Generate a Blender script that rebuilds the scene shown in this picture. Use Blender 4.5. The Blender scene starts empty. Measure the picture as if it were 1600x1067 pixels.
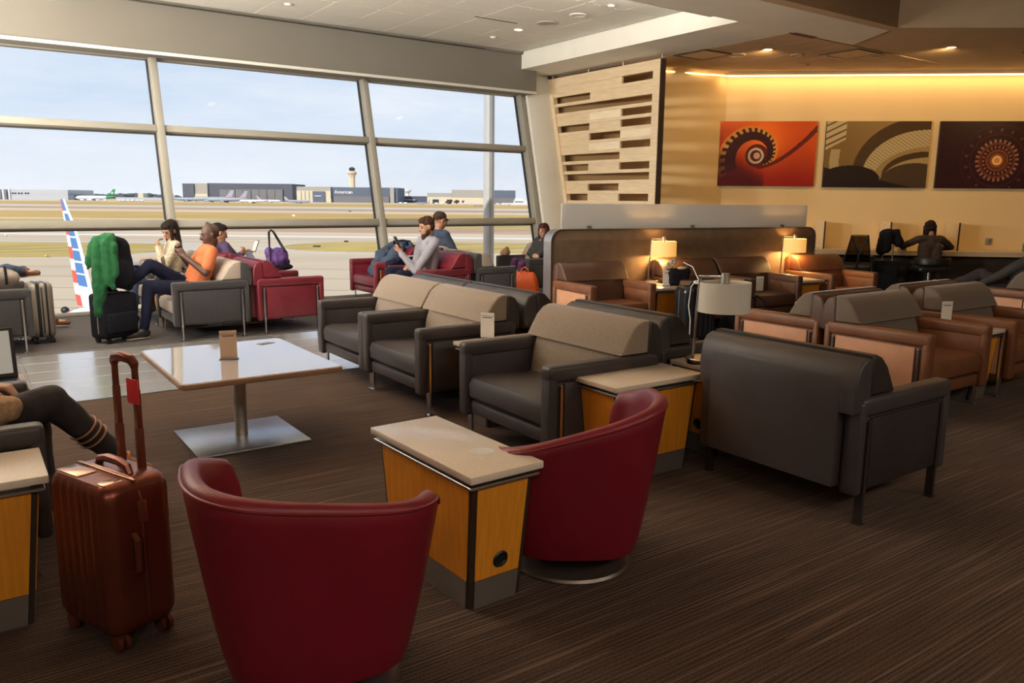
import bpy, bmesh, math, random
from mathutils import Vector, Matrix, Euler
import numpy as np
random.seed(7)
R = math.radians
PI = math.pi
SC = bpy.context.scene
COL = SC.collection

# ------------------------------------------------------------------ camera
EYE = 1.38
F = 1230.0
VIEW_AZ = R(35.0)
pitch = math.atan((533.5 - 312.0) / F)
roll = 0.010
fw = Vector((math.sin(VIEW_AZ) * math.cos(pitch), math.cos(VIEW_AZ) * math.cos(pitch), -math.sin(pitch)))
r0 = Vector((math.cos(VIEW_AZ), -math.sin(VIEW_AZ), 0))
u0 = r0.cross(fw)
rr = r0 * math.cos(roll) + u0 * math.sin(roll)
uu = u0 * math.cos(roll) - r0 * math.sin(roll)
cd = bpy.data.cameras.new('camera')
cam = bpy.data.objects.new('camera', cd)
COL.objects.link(cam)
cam.matrix_world = Matrix(((rr.x, uu.x, -fw.x, 0), (rr.y, uu.y, -fw.y, 0), (rr.z, uu.z, -fw.z, EYE), (0, 0, 0, 1)))
cd.sensor_width = 36.0
cd.lens = F * 36.0 / 1600.0
cd.clip_start = 0.05
cd.clip_end = 9000
SC.camera = cam

# ------------------------------------------------------------------ sky
w = bpy.data.worlds.new('sky')
SC.world = w
w.use_nodes = True
nt = w.node_tree
nt.nodes.clear()
def wn(t, **k):
    n = nt.nodes.new(t)
    for a, b in k.items():
        if a.startswith('_'): n.inputs[int(a[1:])].default_value = b
        else: setattr(n, a, b)
    return n
tc = wn('ShaderNodeTexCoord')
sep = wn('ShaderNodeSeparateXYZ')
nt.links.new(tc.outputs['Generated'], sep.inputs[0])
ramp = wn('ShaderNodeValToRGB')
e = ramp.color_ramp.elements
e[0].position = 0.0; e[0].color = (0.74, 0.79, 0.86, 1)
e[1].position = 1.0; e[1].color = (0.12, 0.26, 0.55, 1)
x = e.new(0.06); x.color = (0.68, 0.77, 0.88, 1)
x = e.new(0.22); x.color = (0.40, 0.58, 0.84, 1)
x = e.new(0.45); x.color = (0.24, 0.43, 0.74, 1)
nt.links.new(sep.outputs['Z'], ramp.inputs[0])
mp = wn('ShaderNodeMapping')
mp.inputs['Scale'].default_value = (1.5, 1.5, 7.5)
mp.inputs['Rotation'].default_value = (0.12, 0.05, 0.6)
nt.links.new(tc.outputs['Generated'], mp.inputs[0])
nz = wn('ShaderNodeTexNoise')
nz.inputs['Scale'].default_value = 1.7
nz.inputs['Detail'].default_value = 9
nz.inputs['Roughness'].default_value = 0.6
nt.links.new(mp.outputs[0], nz.inputs['Vector'])
cr = wn('ShaderNodeValToRGB')
cr.color_ramp.elements[0].position = 0.36; cr.color_ramp.elements[0].color = (0, 0, 0, 1)
cr.color_ramp.elements[1].position = 0.72; cr.color_ramp.elements[1].color = (0.95, 0.95, 0.95, 1)
nt.links.new(nz.outputs['Fac'], cr.inputs[0])
mx = wn('ShaderNodeMixRGB')
mx.inputs[2].default_value = (0.86, 0.90, 0.95, 1)
nt.links.new(cr.outputs[0], mx.inputs[0])
nt.links.new(ramp.outputs[0], mx.inputs[1])
bg = wn('ShaderNodeBackground')
bg.inputs['Strength'].default_value = 1.08
nt.links.new(mx.outputs[0], bg.inputs[0])
wo = wn('ShaderNodeOutputWorld')
nt.links.new(bg.outputs[0], wo.inputs[0])

# ------------------------------------------------------------------ sun (low over the apron on the left, behind the facade)
sd = bpy.data.lights.new('sun', 'SUN')
sd.energy = 4.5
sd.angle = R(0.6)
sd.color = (1.0, 0.93, 0.82)
sun = bpy.data.objects.new('sun', sd)
COL.objects.link(sun)
saz, sel = R(-112), R(36)
sdir = Vector((math.sin(saz) * math.cos(sel), math.cos(saz) * math.cos(sel), math.sin(sel)))
sun.rotation_euler = sdir.to_track_quat('Z', 'Y').to_euler()

# ------------------------------------------------------------------ exposure
SC.view_settings.view_transform = 'Standard'
SC.view_settings.look = 'None'
SC.view_settings.gamma = 1.0
SC.view_settings.use_curve_mapping = False
SC.view_settings.exposure = 0.0
SC.cycles.max_bounces = 8
SC.cycles.diffuse_bounces = 5
SC.cycles.transparent_max_bounces = 12
SC.cycles.caustics_reflective = False
SC.cycles.caustics_refractive = False
SC.cycles.sample_clamp_indirect = 6.0

DOWN_W = 55.0          # watts of every ceiling downlight
COVE_W = 2.0           # watts per metre of the cove strip on the picture wall
UP_W = 160.0            # each added, hidden uplight of the window tray
FRONT_W = 80.0         # each added, unseen uplight of the front coffer
TORCH_W = 880.0         # added floor-standing uplighters, unseen left of the view
WASH_W = 88.0         # amber wall washers in front of the pictures
PANEL_W = 125.0        # added luminaires, unseen behind the viewer

def area_light(name, loc, direction, sx, sy, watts, color, portal=False):
    l = bpy.data.lights.new(name, 'AREA')
    l.shape = 'RECTANGLE'; l.size = sx; l.size_y = sy; l.energy = watts; l.color = color
    if portal: l.cycles.is_portal = True
    o = bpy.data.objects.new(name, l); COL.objects.link(o)
    o.location = loc
    o.rotation_euler = Vector(direction).to_track_quat('-Z', 'Y').to_euler()
    return o
def strip_light(name, loc, direction, along, sx, sy, watts, color):
    """area lamp whose long side (sy) runs along a given direction"""
    o = area_light(name, (0, 0, 0), (0, 0, -1), sx, sy, watts, color)
    Z = -Vector(direction).normalized(); Y = Vector(along); Y = (Y - Z * Y.dot(Z)).normalized(); X = Y.cross(Z)
    o.matrix_world = Matrix(((X.x, Y.x, Z.x, loc[0]), (X.y, Y.y, Z.y, loc[1]), (X.z, Y.z, Z.z, loc[2]), (0, 0, 0, 1)))
    return o
# portal: only tells the renderer where the sky comes in
area_light('window_portal', (-0.6, 11.25, 1.6), (0, -1, 0), 17.4, 3.6, 1, (1, 1, 1), portal=True)

# ------------------------------------------------------------------ materials
MATS = {}
def mat(name, col, rough=0.6, metal=0.0, var=0.0, vscale=8.0, bump=0.0, bscale=60.0, stretch=(1, 1, 1), spec=0.5, crough=0.04,
        emit=None, estr=0.0, trans=0.0, alpha=1.0, sheen=0.0, coat=0.0, coord='Object'):
    if name in MATS: return MATS[name]
    m = bpy.data.materials.new(name); m.use_nodes = True
    n = m.node_tree.nodes; L = m.node_tree.links
    b = n['Principled BSDF']
    b.inputs['Base Color'].default_value = (*col, 1)
    b.inputs['Roughness'].default_value = rough
    b.inputs['Metallic'].default_value = metal
    b.inputs['Specular IOR Level'].default_value = spec
    b.inputs['Transmission Weight'].default_value = trans
    b.inputs['Alpha'].default_value = alpha
    b.inputs['Sheen Weight'].default_value = sheen
    b.inputs['Coat Weight'].default_value = coat
    b.inputs['Coat IOR'].default_value = 1.8; b.inputs['Coat Roughness'].default_value = crough
    if emit:
        b.inputs['Emission Color'].default_value = (*emit, 1)
        b.inputs['Emission Strength'].default_value = estr
    if var > 0 or bump > 0:
        t = n.new('ShaderNodeTexCoord'); mpn = n.new('ShaderNodeMapping')
        mpn.inputs['Scale'].default_value = stretch
        L.new(t.outputs[coord], mpn.inputs[0])
    if var > 0:
        z = n.new('ShaderNodeTexNoise'); z.inputs['Scale'].default_value = vscale; z.inputs['Detail'].default_value = 5
        L.new(mpn.outputs[0], z.inputs['Vector'])
        c = n.new('ShaderNodeValToRGB')
        c.color_ramp.elements[0].position = 0.3; c.color_ramp.elements[1].position = 0.7
        c.color_ramp.elements[0].color = (*[v * (1 - var) for v in col], 1)
        c.color_ramp.elements[1].color = (*[min(1, v * (1 + var)) for v in col], 1)
        L.new(z.outputs['Fac'], c.inputs[0]); L.new(c.outputs[0], b.inputs['Base Color'])
    if bump > 0:
        z2 = n.new('ShaderNodeTexNoise'); z2.inputs['Scale'].default_value = bscale; z2.inputs['Detail'].default_value = 4
        L.new(mpn.outputs[0], z2.inputs['Vector'])
        bp = n.new('ShaderNodeBump'); bp.inputs['Strength'].default_value = bump; bp.inputs['Distance'].default_value = 0.01
        L.new(z2.outputs['Fac'], bp.inputs['Height']); L.new(bp.outputs[0], b.inputs['Normal'])
    MATS[name] = m
    return m

def glass_mat(name, tint=(1, 1, 1), refl=0.06, haze=0.0):
    """thin pane: mostly clear, a little mirror, optionally some white frosting"""
    if name in MATS: return MATS[name]
    m = bpy.data.materials.new(name); m.use_nodes = True
    n = m.node_tree.nodes; L = m.node_tree.links; n.clear()
    o = n.new('ShaderNodeOutputMaterial'); tr = n.new('ShaderNodeBsdfTransparent'); gl = n.new('ShaderNodeBsdfGlossy')
    tr.inputs[0].default_value = (*tint, 1); gl.inputs['Roughness'].default_value = 0.02
    fr = n.new('ShaderNodeFresnel'); fr.inputs['IOR'].default_value = 1.25
    mixn = n.new('ShaderNodeMixShader')
    L.new(fr.outputs[0], mixn.inputs[0]); L.new(tr.outputs[0], mixn.inputs[1]); L.new(gl.outputs[0], mixn.inputs[2])
    last = mixn
    if haze > 0:
        df = n.new('ShaderNodeBsdfDiffuse'); df.inputs[0].default_value = (0.93, 0.93, 0.91, 1)
        tl = n.new('ShaderNodeBsdfTranslucent'); tl.inputs[0].default_value = (0.93, 0.93, 0.91, 1)
        ad = n.new('ShaderNodeMixShader'); ad.inputs[0].default_value = 0.60
        L.new(df.outputs[0], ad.inputs[1]); L.new(tl.outputs[0], ad.inputs[2])
        m2 = n.new('ShaderNodeMixShader'); m2.inputs[0].default_value = haze
        L.new(mixn.outputs[0], m2.inputs[1]); L.new(ad.outputs[0], m2.inputs[2]); last = m2
    L.new(last.outputs[0], o.inputs[0])
    MATS[name] = m
    return m

def carpet_mat(name, dark, light, warm):
    """ribbed loop carpet: fine ribs along X with broken lighter threads"""
    m = bpy.data.materials.new(name); m.use_nodes = True
    n = m.node_tree.nodes; L = m.node_tree.links; b = n['Principled BSDF']
    b.inputs['Roughness'].default_value = 0.95; b.inputs['Specular IOR Level'].default_value = 0.15
    b.inputs['Sheen Weight'].default_value = 0.10; b.inputs['Sheen Roughness'].default_value = 0.45
    t = n.new('ShaderNodeTexCoord')
    def noise(scale, st, detail=2.0, rough=0.5):
        q = n.new('ShaderNodeMapping'); q.inputs['Scale'].default_value = st
        L.new(t.outputs['Object'], q.inputs[0])
        z = n.new('ShaderNodeTexNoise'); z.inputs['Scale'].default_value = scale
        z.inputs['Detail'].default_value = detail; z.inputs['Roughness'].default_value = rough
        L.new(q.outputs[0], z.inputs['Vector']); return z
    ribs = noise(1.0, (2.6, 95.0, 1), 1.5)
    thread = noise(1.0, (1.1, 105.0, 1), 0.0)
    grain = noise(1.0, (190.0, 110.0, 1), 1.0)
    patch = noise(0.8, (1, 1, 1), 3.0)
    wave = n.new('ShaderNodeTexWave'); wave.wave_type = 'BANDS'; wave.bands_direction = 'Y'
    wave.inputs['Scale'].default_value = 18.0; wave.inputs['Distortion'].default_value = 0.6
    wave.inputs['Detail Scale'].default_value = 3.0
    L.new(t.outputs['Object'], wave.inputs['Vector'])
    r1 = n.new('ShaderNodeValToRGB'); r1.color_ramp.elements[0].position = 0.35; r1.color_ramp.elements[1].position = 0.68
    r1.color_ramp.elements[0].color = (*dark, 1); r1.color_ramp.elements[1].color = (*light, 1)
    mA = n.new('ShaderNodeMath'); mA.operation = 'MULTIPLY_ADD'; mA.inputs[1].default_value = 0.45
    L.new(grain.outputs['Fac'], mA.inputs[0])
    mB = n.new('ShaderNodeMath'); mB.operation = 'MULTIPLY_ADD'; mB.inputs[1].default_value = 0.42
    L.new(ribs.outputs['Fac'], mB.inputs[0]); 
    mC = n.new('ShaderNodeMath'); mC.operation = 'MULTIPLY'; mC.inputs[1].default_value = 0.16
    L.new(wave.outputs['Fac'], mC.inputs[0]); L.new(mC.outputs[0], mB.inputs[2]); L.new(mB.outputs[0], mA.inputs[2])
    L.new(mA.outputs[0], r1.inputs[0])
    r2 = n.new('ShaderNodeValToRGB'); r2.color_ramp.elements[0].position = 0.655; r2.color_ramp.elements[1].position = 0.69
    L.new(thread.outputs['Fac'], r2.inputs[0])
    mm = n.new('ShaderNodeMixRGB'); mm.inputs[2].default_value = (*warm, 1)
    mS = n.new('ShaderNodeMath'); mS.operation = 'MULTIPLY'; mS.inputs[1].default_value = 0.50
    L.new(r2.outputs[0], mS.inputs[0]); L.new(mS.outputs[0], mm.inputs[0]); L.new(r1.outputs[0], mm.inputs[1])
    r3 = n.new('ShaderNodeValToRGB'); r3.color_ramp.elements[0].color = (0.82, 0.82, 0.82, 1); r3.color_ramp.elements[1].color = (1.12, 1.12, 1.12, 1)
    L.new(patch.outputs['Fac'], r3.inputs[0])
    m3 = n.new('ShaderNodeMixRGB'); m3.blend_type = 'MULTIPLY'; m3.inputs[0].default_value = 1
    L.new(mm.outputs[0], m3.inputs[1]); L.new(r3.outputs[0], m3.inputs[2])
    L.new(m3.outputs[0], b.inputs['Base Color'])
    bp = n.new('ShaderNodeBump'); bp.inputs['Strength'].default_value = 0.55; bp.inputs['Distance'].default_value = 0.006
    L.new(mA.outputs[0], bp.inputs['Height']); L.new(bp.outputs[0], b.inputs['Normal'])
    MATS[name] = m
    return m

def print_mat(name):
    """flat print: colours carried by the picture's own fine grid"""
    if name in MATS: return MATS[name]
    m = bpy.data.materials.new(name); m.use_nodes = True
    n = m.node_tree.nodes; L = m.node_tree.links; b = n['Principled BSDF']
    b.inputs['Roughness'].default_value = 0.35; b.inputs['Specular IOR Level'].default_value = 0.3
    a = n.new('ShaderNodeVertexColor'); a.layer_name = 'print'
    z = n.new('ShaderNodeTexNoise'); z.inputs['Scale'].default_value = 90
    mm = n.new('ShaderNodeMixRGB'); mm.blend_type = 'OVERLAY'; mm.inputs[0].default_value = 0.15
    L.new(a.outputs[0], mm.inputs[1]); L.new(z.outputs['Color'], mm.inputs[2]); L.new(mm.outputs[0], b.inputs['Base Color'])
    MATS[name] = m
    return m

# ------------------------------------------------------------------ mesh builder
class MB:
    def __init__(self):
        self.v, self.f, self.m = [], [], []
    def add(self, vs, fs, mi=0, M=None):
        o = len(self.v)
        for p in vs:
            p = Vector(p)
            self.v.append(tuple(M @ p) if M is not None else tuple(p))
        for q in fs:
            self.f.append(tuple(i + o for i in q)); self.m.append(mi)
        return self
    def from_bm(self, bm, mi=0, M=None):
        bm.verts.index_update()
        self.add([v.co.copy() for v in bm.verts], [[v.index for v in f.verts] for f in bm.faces], mi, M)
        bm.free(); return self
    def box(self, x0, x1, y0, y1, z0, z1, r=0.0, seg=2, mi=0, M=None):
        bm = bmesh.new()
        bmesh.ops.create_cube(bm, size=1)
        for v in bm.verts:
            v.co = ((x0 + x1) / 2 + v.co.x * (x1 - x0), (y0 + y1) / 2 + v.co.y * (y1 - y0), (z0 + z1) / 2 + v.co.z * (z1 - z0))
        if r > 0:
            r = min(r, 0.49 * min(abs(x1 - x0), abs(y1 - y0), abs(z1 - z0)))
            bmesh.ops.bevel(bm, geom=bm.edges[:] , offset=r, segments=seg, affect='EDGES', profile=0.5)
        return self.from_bm(bm, mi, M)
    def prism(self, poly, lo, hi, axis='y', r=0.0, seg=2, mi=0, M=None):
        """poly in the two remaining axes (x,z for 'y'; x,y for 'z'; y,z for 'x')"""
        bm = bmesh.new()
        def P(a, b, t):
            return {'y': (a, t, b), 'z': (a, b, t), 'x': (t, a, b)}[axis]
        A = [bm.verts.new(P(a, b, lo)) for a, b in poly]; B = [bm.verts.new(P(a, b, hi)) for a, b in poly]
        n = len(poly)
        bm.faces.new(A[::-1]); bm.faces.new(B)
        for i in range(n):
            j = (i + 1) % n; bm.faces.new((A[i], A[j], B[j], B[i]))
        bmesh.ops.recalc_face_normals(bm, faces=bm.faces[:])
        if r > 0:
            caps = set(A) | set(B)
            es = [ed for ed in bm.edges if (ed.verts[0] in A) == (ed.verts[1] in A)]
            bmesh.ops.bevel(bm, geom=es, offset=r, segments=seg, affect='EDGES', profile=0.5)
        return self.from_bm(bm, mi, M)
    def cyl(self, p1, p2, ra, rb=None, n=12, mi=0, caps=True, M=None):
        p1, p2 = Vector(p1), Vector(p2); rb = ra if rb is None else rb
        d = (p2 - p1).normalized(); a = d.orthogonal().normalized(); b = d.cross(a)
        vs, fs = [], []
        for p, rad in ((p1, ra), (p2, rb)):
            for i in range(n):
                t = 2 * PI * i / n; vs.append(p + (a * math.cos(t) + b * math.sin(t)) * rad)
        for i in range(n):
            j = (i + 1) % n; fs.append((i, j, n + j, n + i))
        if caps: fs += [tuple(range(n - 1, -1, -1)), tuple(range(n, 2 * n))]
        return self.add(vs, fs, mi, M)
    def tube(self, pts, rad, n=8, mi=0, closed=False, M=None):
        pts = [Vector(p) for p in pts]; k = len(pts)
        rads = rad if isinstance(rad, (list, tuple)) else [rad] * k
        vs, fs, prev = [], [], None
        for i, p in enumerate(pts):
            d = (pts[min(i + 1, k - 1)] - pts[max(i - 1, 0)])
            if closed: d = pts[(i + 1) % k] - pts[i - 1]
            d.normalize()
            if prev is None: a = d.orthogonal().normalized()
            else:
                a = prev - d * prev.dot(d)
                a = a.normalized() if a.length > 1e-6 else d.orthogonal().normalized()
            prev = a; b = d.cross(a)
            for q in range(n):
                t = 2 * PI * q / n; vs.append(p + (a * math.cos(t) + b * math.sin(t)) * rads[i])
        for i in range(k if closed else k - 1):
            i2 = (i + 1) % k
            for q in range(n):
                q2 = (q + 1) % n; fs.append((i * n + q, i * n + q2, i2 * n + q2, i2 * n + q))
        if not closed: fs += [tuple(range(n - 1, -1, -1)), tuple(range((k - 1) * n, k * n))]
        return self.add(vs, fs, mi, M)
    def lathe(self, prof, n=24, mi=0, M=None, caps=True):
        vs, fs = [], []; k = len(prof)
        for rad, z in prof:
            for i in range(n):
                t = 2 * PI * i / n; vs.append((rad * math.cos(t), rad * math.sin(t), z))
        for a in range(k - 1):
            for i in range(n):
                j = (i + 1) % n; fs.append((a * n + i, a * n + j, (a + 1) * n + j, (a + 1) * n + i))
        if caps: fs += [tuple(range(n - 1, -1, -1)), tuple(range((k - 1) * n, k * n))]
        return self.add(vs, fs, mi, M)
    def loft(self, rings, mi=0, caps=True, closed=True, M=None):
        vs = [p for r_ in rings for p in r_]; n = len(rings[0]); fs = []
        for a in range(len(rings) - 1):
            for i in range(n if closed else n - 1):
                j = (i + 1) % n; fs.append((a * n + i, a * n + j, (a + 1) * n + j, (a + 1) * n + i))
        if caps: fs += [tuple(range(n - 1, -1, -1)), tuple(range((len(rings) - 1) * n, len(rings) * n))]
        return self.add(vs, fs, mi, M)
    def ball(self, c, r_, n=10, mi=0, M=None):
        rx, ry, rz = r_ if isinstance(r_, (tuple, list)) else (r_,) * 3
        bm = bmesh.new(); bmesh.ops.create_uvsphere(bm, u_segments=n + 4, v_segments=n, radius=1)
        for v in bm.verts: v.co = (c[0] + v.co.x * rx, c[1] + v.co.y * ry, c[2] + v.co.z * rz)
        return self.from_bm(bm, mi, M)
    def capsule(self, p1, p2, ra, rb=None, n=10, mi=0, M=None):
        p1, p2 = Vector(p1), Vector(p2); rb = ra if rb is None else rb
        d = p2 - p1; L_ = max(d.length, 1e-5); d = d / L_
        a = d.orthogonal().normalized(); b = d.cross(a); rings = []
        for k in range(-3, 1):
            t = k / 3 * PI / 2; rings.append((p1 + d * ra * math.sin(t), max(ra * math.cos(t), ra * 0.02)))
        for k in range(0, 4):
            t = k / 3 * PI / 2; rings.append((p2 + d * rb * math.sin(t), max(rb * math.cos(t), rb * 0.02)))
        rr_ = [[c + (a * math.cos(2 * PI * i / n) + b * math.sin(2 * PI * i / n)) * q for i in range(n)] for c, q in rings]
        return self.loft(rr_, mi, True, True, M)
    def mesh(self, name, mats, angle=35, smooth=True):
        me = bpy.data.meshes.new(name)
        me.from_pydata(self.v, [], self.f)
        for m_ in (mats if isinstance(mats, (list, tuple)) else [mats]): me.materials.append(m_)
        if any(self.m): me.polygons.foreach_set('material_index', self.m)
        bm = bmesh.new(); bm.from_mesh(me)
        bmesh.ops.recalc_face_normals(bm, faces=bm.faces[:]); bm.to_mesh(me); bm.free()
        if smooth:
            me.polygons.foreach_set('use_smooth', [True] * len(me.polygons))
            me.set_sharp_from_angle(angle=R(angle))
        me.update()
        return me

# ------------------------------------------------------------------ objects
def props(o, label=None, cat=None, group=None, kind=None):
    if label: o['label'] = label
    if cat: o['category'] = cat
    if group: o['group'] = group
    if kind: o['kind'] = kind
    return o
def link(name, me, parent=None, loc=None, rot=None, **k):
    o = bpy.data.objects.new(name, me); COL.objects.link(o)
    if parent is not None: o.parent = parent
    if loc is not None: o.location = loc
    if rot is not None: o.rotation_euler = rot
    return props(o, **k)
def part(name, mb, m, parent, label=None, angle=35, loc=None, rot=None, kind=None, smooth=True):
    me = mb.mesh(name, m, angle, smooth) if isinstance(mb, MB) else mb
    return link(name, me, parent, loc, rot, label=label, kind=kind)
def thing(name, label, cat, loc=(0, 0, 0), rz=0.0, group=None, kind=None):
    o = bpy.data.objects.new(name, None); COL.objects.link(o)
    o.empty_display_size = 0.2
    o.location = loc; o.rotation_euler = (0, 0, rz)
    return props(o, label, cat, group, kind)
def clone(src, loc, rz=0.0, label=None, group=None):
    """copy a thing with its parts and sub-parts, sharing mesh data"""
    r_ = src.copy(); COL.objects.link(r_)
    r_.location = loc; r_.rotation_euler = (0, 0, rz)
    if label: r_['label'] = label
    if group: r_['group'] = group
    for ch in KIDS.get(src.name, []):
        c = ch.copy(); COL.objects.link(c); c.parent = r_
        for g in KIDS.get(ch.name, []):
            d = g.copy(); COL.objects.link(d); d.parent = c
    return r_
KIDS = {}
def remember(o):
    KIDS[o.name] = [c for c in COL.objects if c.parent == o]
    for c in KIDS[o.name]: KIDS[c.name] = [g for g in COL.objects if g.parent == c]
    return o
def structure(name, mb, m, angle=35, parent=None, smooth=True):
    return part(name, mb, m, parent, kind='structure' if parent is None else None, angle=angle, smooth=smooth)
def view(u, v, z=0.0):
    """u metres right of and v metres along the photograph's viewing azimuth"""
    return Vector((u * math.cos(VIEW_AZ) + v * math.sin(VIEW_AZ), -u * math.sin(VIEW_AZ) + v * math.cos(VIEW_AZ), z))

# ================================================================== THE SETTING
carpet = carpet_mat('carpet_brown', (0.026, 0.014, 0.009), (0.108, 0.063, 0.042), (0.22, 0.145, 0.105))
carpet_w = carpet_mat('carpet_grey', (0.050, 0.043, 0.044), (0.155, 0.135, 0.132), (0.20, 0.17, 0.16))
plaster = mat('plaster_white', (0.80, 0.79, 0.74), 0.8, var=0.03, vscale=3)
plaster_dim = mat('plaster_dim', (0.50, 0.38, 0.26), 0.8, var=0.04, vscale=3)  # dim warm light on the lounge ceiling put into the colour
header_dim = mat('paint_white_dim', (0.185, 0.170, 0.145), 0.75, var=0.03, vscale=2)  # off-white header, its underlit dimness put into the colour
tile_white = mat('ceiling_tile_white', (0.82, 0.80, 0.74), 0.9, var=0.05, vscale=40, bump=0.15, bscale=160)
tile_dim = mat('ceiling_tile_dim', (0.52, 0.38, 0.25), 0.9, var=0.06, vscale=40, bump=0.15, bscale=160)  # white tile, toned tan for the dim warm light on it
grid_dark = mat('grid_grey', (0.06, 0.05, 0.045), 0.8)
cream = mat('wall_cream', (0.80, 0.61, 0.34), 0.85, var=0.02, vscale=2)
dark_front = mat('counter_front_brown', (0.075, 0.055, 0.043), 0.8, var=0.2, vscale=60)
frame_paint = mat('window_frame_paint', (0.34, 0.325, 0.285), 0.45, metal=0.0, var=0.03, vscale=4)
gasket = mat('gasket_dark', (0.03, 0.035, 0.04), 0.5)
stone_tile = mat('stone_tile_grey', (0.52, 0.52, 0.55), 0.24, var=0.05, vscale=2.5, spec=1.0, coat=0.9, crough=0.20)
stone_tile2 = mat('stone_tile_grey_b', (0.49, 0.49, 0.52), 0.24, var=0.05, vscale=2.5, spec=1.0, coat=0.9, crough=0.20)
grout = mat('grout', (0.24, 0.235, 0.23), 0.9)
window_glass = glass_mat('window_glass', (0.985, 0.99, 1.0))
dark_room = mat('wall_plain', (0.34, 0.27, 0.20), 0.85)

XL, XR, YB = -9.16, 16.6, -6.0
structure('floor', MB().box(XL, XR, YB, 5.95, -0.2, 0), carpet)
structure('floor.001', MB().box(XL, XR, 7.90, 10.47, -0.2, 0), carpet_w)
bed = structure('floor.002', MB().box(XL, 6.3, 5.95, 7.90, -0.2, -0.012), grout)
structure('floor.003', MB().box(6.3, XR, 5.95, 7.90, -0.2, 0), carpet)
# stone tiles of the walkway, each a piece of its own
tl = [MB().box(0.004, 1.086, 0.004, 0.386, -0.012, 0.0, 0.003, 1).mesh('tile', m_) for m_ in (stone_tile, stone_tile2)]
for i in range(-4, 5):
    for j in range(5):
        X0 = 0.34 + 1.09 * i
        link('tile', tl[(i * 3 + j * 2 + (i * j) % 2) % 2], bed, (X0, 5.95 + 0.39 * j, random.uniform(-0.0008, 0.0)))
structure('trim_1', MB().box(XL, 6.3, 5.93, 5.955, -0.01, 0.004), mat('strip_metal', (0.35, 0.34, 0.33), 0.35, 0.9))
structure('trim_2', MB().box(XL, 6.3, 7.895, 7.92, -0.01, 0.004), MATS['strip_metal'])

# ---- raking window wall
K = 0.25
sl = math.sqrt(1 + K * K)
WM = Matrix(((1, 0, 0, 0), (0, 1 / sl, K / sl, 10.35), (0, -K / sl, 1 / sl, 0), (0, 0, 0, 1)))   # local y = outwards, local z = up the slope
edges = [-9.16, -6.32, -3.48, -0.64, 2.20, 5.06, 7.87]
zt = [0.0, 1.03 * sl, 2.20 * sl, 3.13 * sl]
for k in range(6):
    a, b = edges[k], edges[k + 1]
    W = bpy.data.objects.new('window_%d' % (k + 1), None); COL.objects.link(W); W['kind'] = 'structure'
    W.matrix_world = WM @ Matrix.Translation((a, 0, 0))
    wdt = b - a
    for r_ in range(3):
        g0 = zt[r_] + (0.05 if r_ else 0.03); g1 = zt[r_ + 1] - 0.05
        part('pane', MB().box(0.05, wdt - 0.05, 0.03, 0.05, g0, g1), window_glass, W, smooth=False)
    for r_ in (1, 2):
        hh = 0.047 if r_ == 1 else 0.042
        tr = part('transom', MB().box(0.045, wdt - 0.045, -0.075, 0.075, zt[r_] - hh, zt[r_] + hh, 0.008), frame_paint, W)
        part('gasket', MB().box(0.045, wdt - 0.045, 0.02, 0.06, zt[r_] - hh - 0.008, zt[r_] + hh + 0.008), gasket, tr)
    part('sill_rail', MB().box(0.0, wdt, -0.05, 0.08, -0.01, 0.035, 0.006), frame_paint, W)
    part('head_rail', MB().box(0.0, wdt, -0.05, 0.08, zt[3] - 0.055, zt[3] + 0.02, 0.006), frame_paint, W)
    mu = part('mullion', MB().box(wdt - 0.042, wdt + 0.042, -0.11, 0.09, 0.0, zt[3] + 0.05, 0.008), frame_paint, W)
    part('gasket', MB().box(wdt - 0.062, wdt + 0.062, 0.025, 0.06, 0.0, zt[3]), gasket, mu)
# white raking pillar that ends the window
structure('wall_window', MB().box(7.93, 8.43, -0.16, 0.12, -0.05, 3.75, 0.02, M=WM), plaster)
# header over the glass
structure('wall_header', MB().box(XL, 7.96, 10.75, 10.87, 3.10, 3.78).box(XL, 7.96, 10.75, 11.25, 3.08, 3.12), header_dim)
structure('trim_3', MB().box(XL, 7.955, 10.73, 10.752, 3.075, 3.115, 0.004), plaster)

# ---- ceilings
ct = structure('ceiling', MB().box(XL, 8.0, 6.3, 11.4, 3.712, 3.80), grid_dark)
tw = MB().box(0.005, 0.602, 0.005, 0.602, 0, 0.012).mesh('ceiling_tile', tile_white)
for i in range(-3, 15):
    for j in range(7):
        X0 = -0.87 + 0.607 * i; Y0 = 6.46 + 0.607 * j
        if X0 > 7.55: continue
        link('ceiling_tile', tw, ct, (X0, Y0, 3.70 + random.uniform(0, 0.0025)))
structure('ceiling.001', MB().box(XL, -2.7, 6.3, 10.8, 3.70, 3.715), tile_white)
structure('ceiling.002', MB().box(XL, 7.75, 10.70, 10.76, 3.66, 3.72), header_dim)
# beams and dropped soffit around the tray (one plaster body)
sof = MB()
sof.prism([(7.66, 11.4), (7.66, 6.42), (XL, 6.42), (XL, 5.50), (9.40, 5.50), (9.95, 6.42), (8.62, 6.42), (8.62, 11.4)], 3.44, 3.80, 'z')
structure('ceiling.003', sof, plaster)
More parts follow.
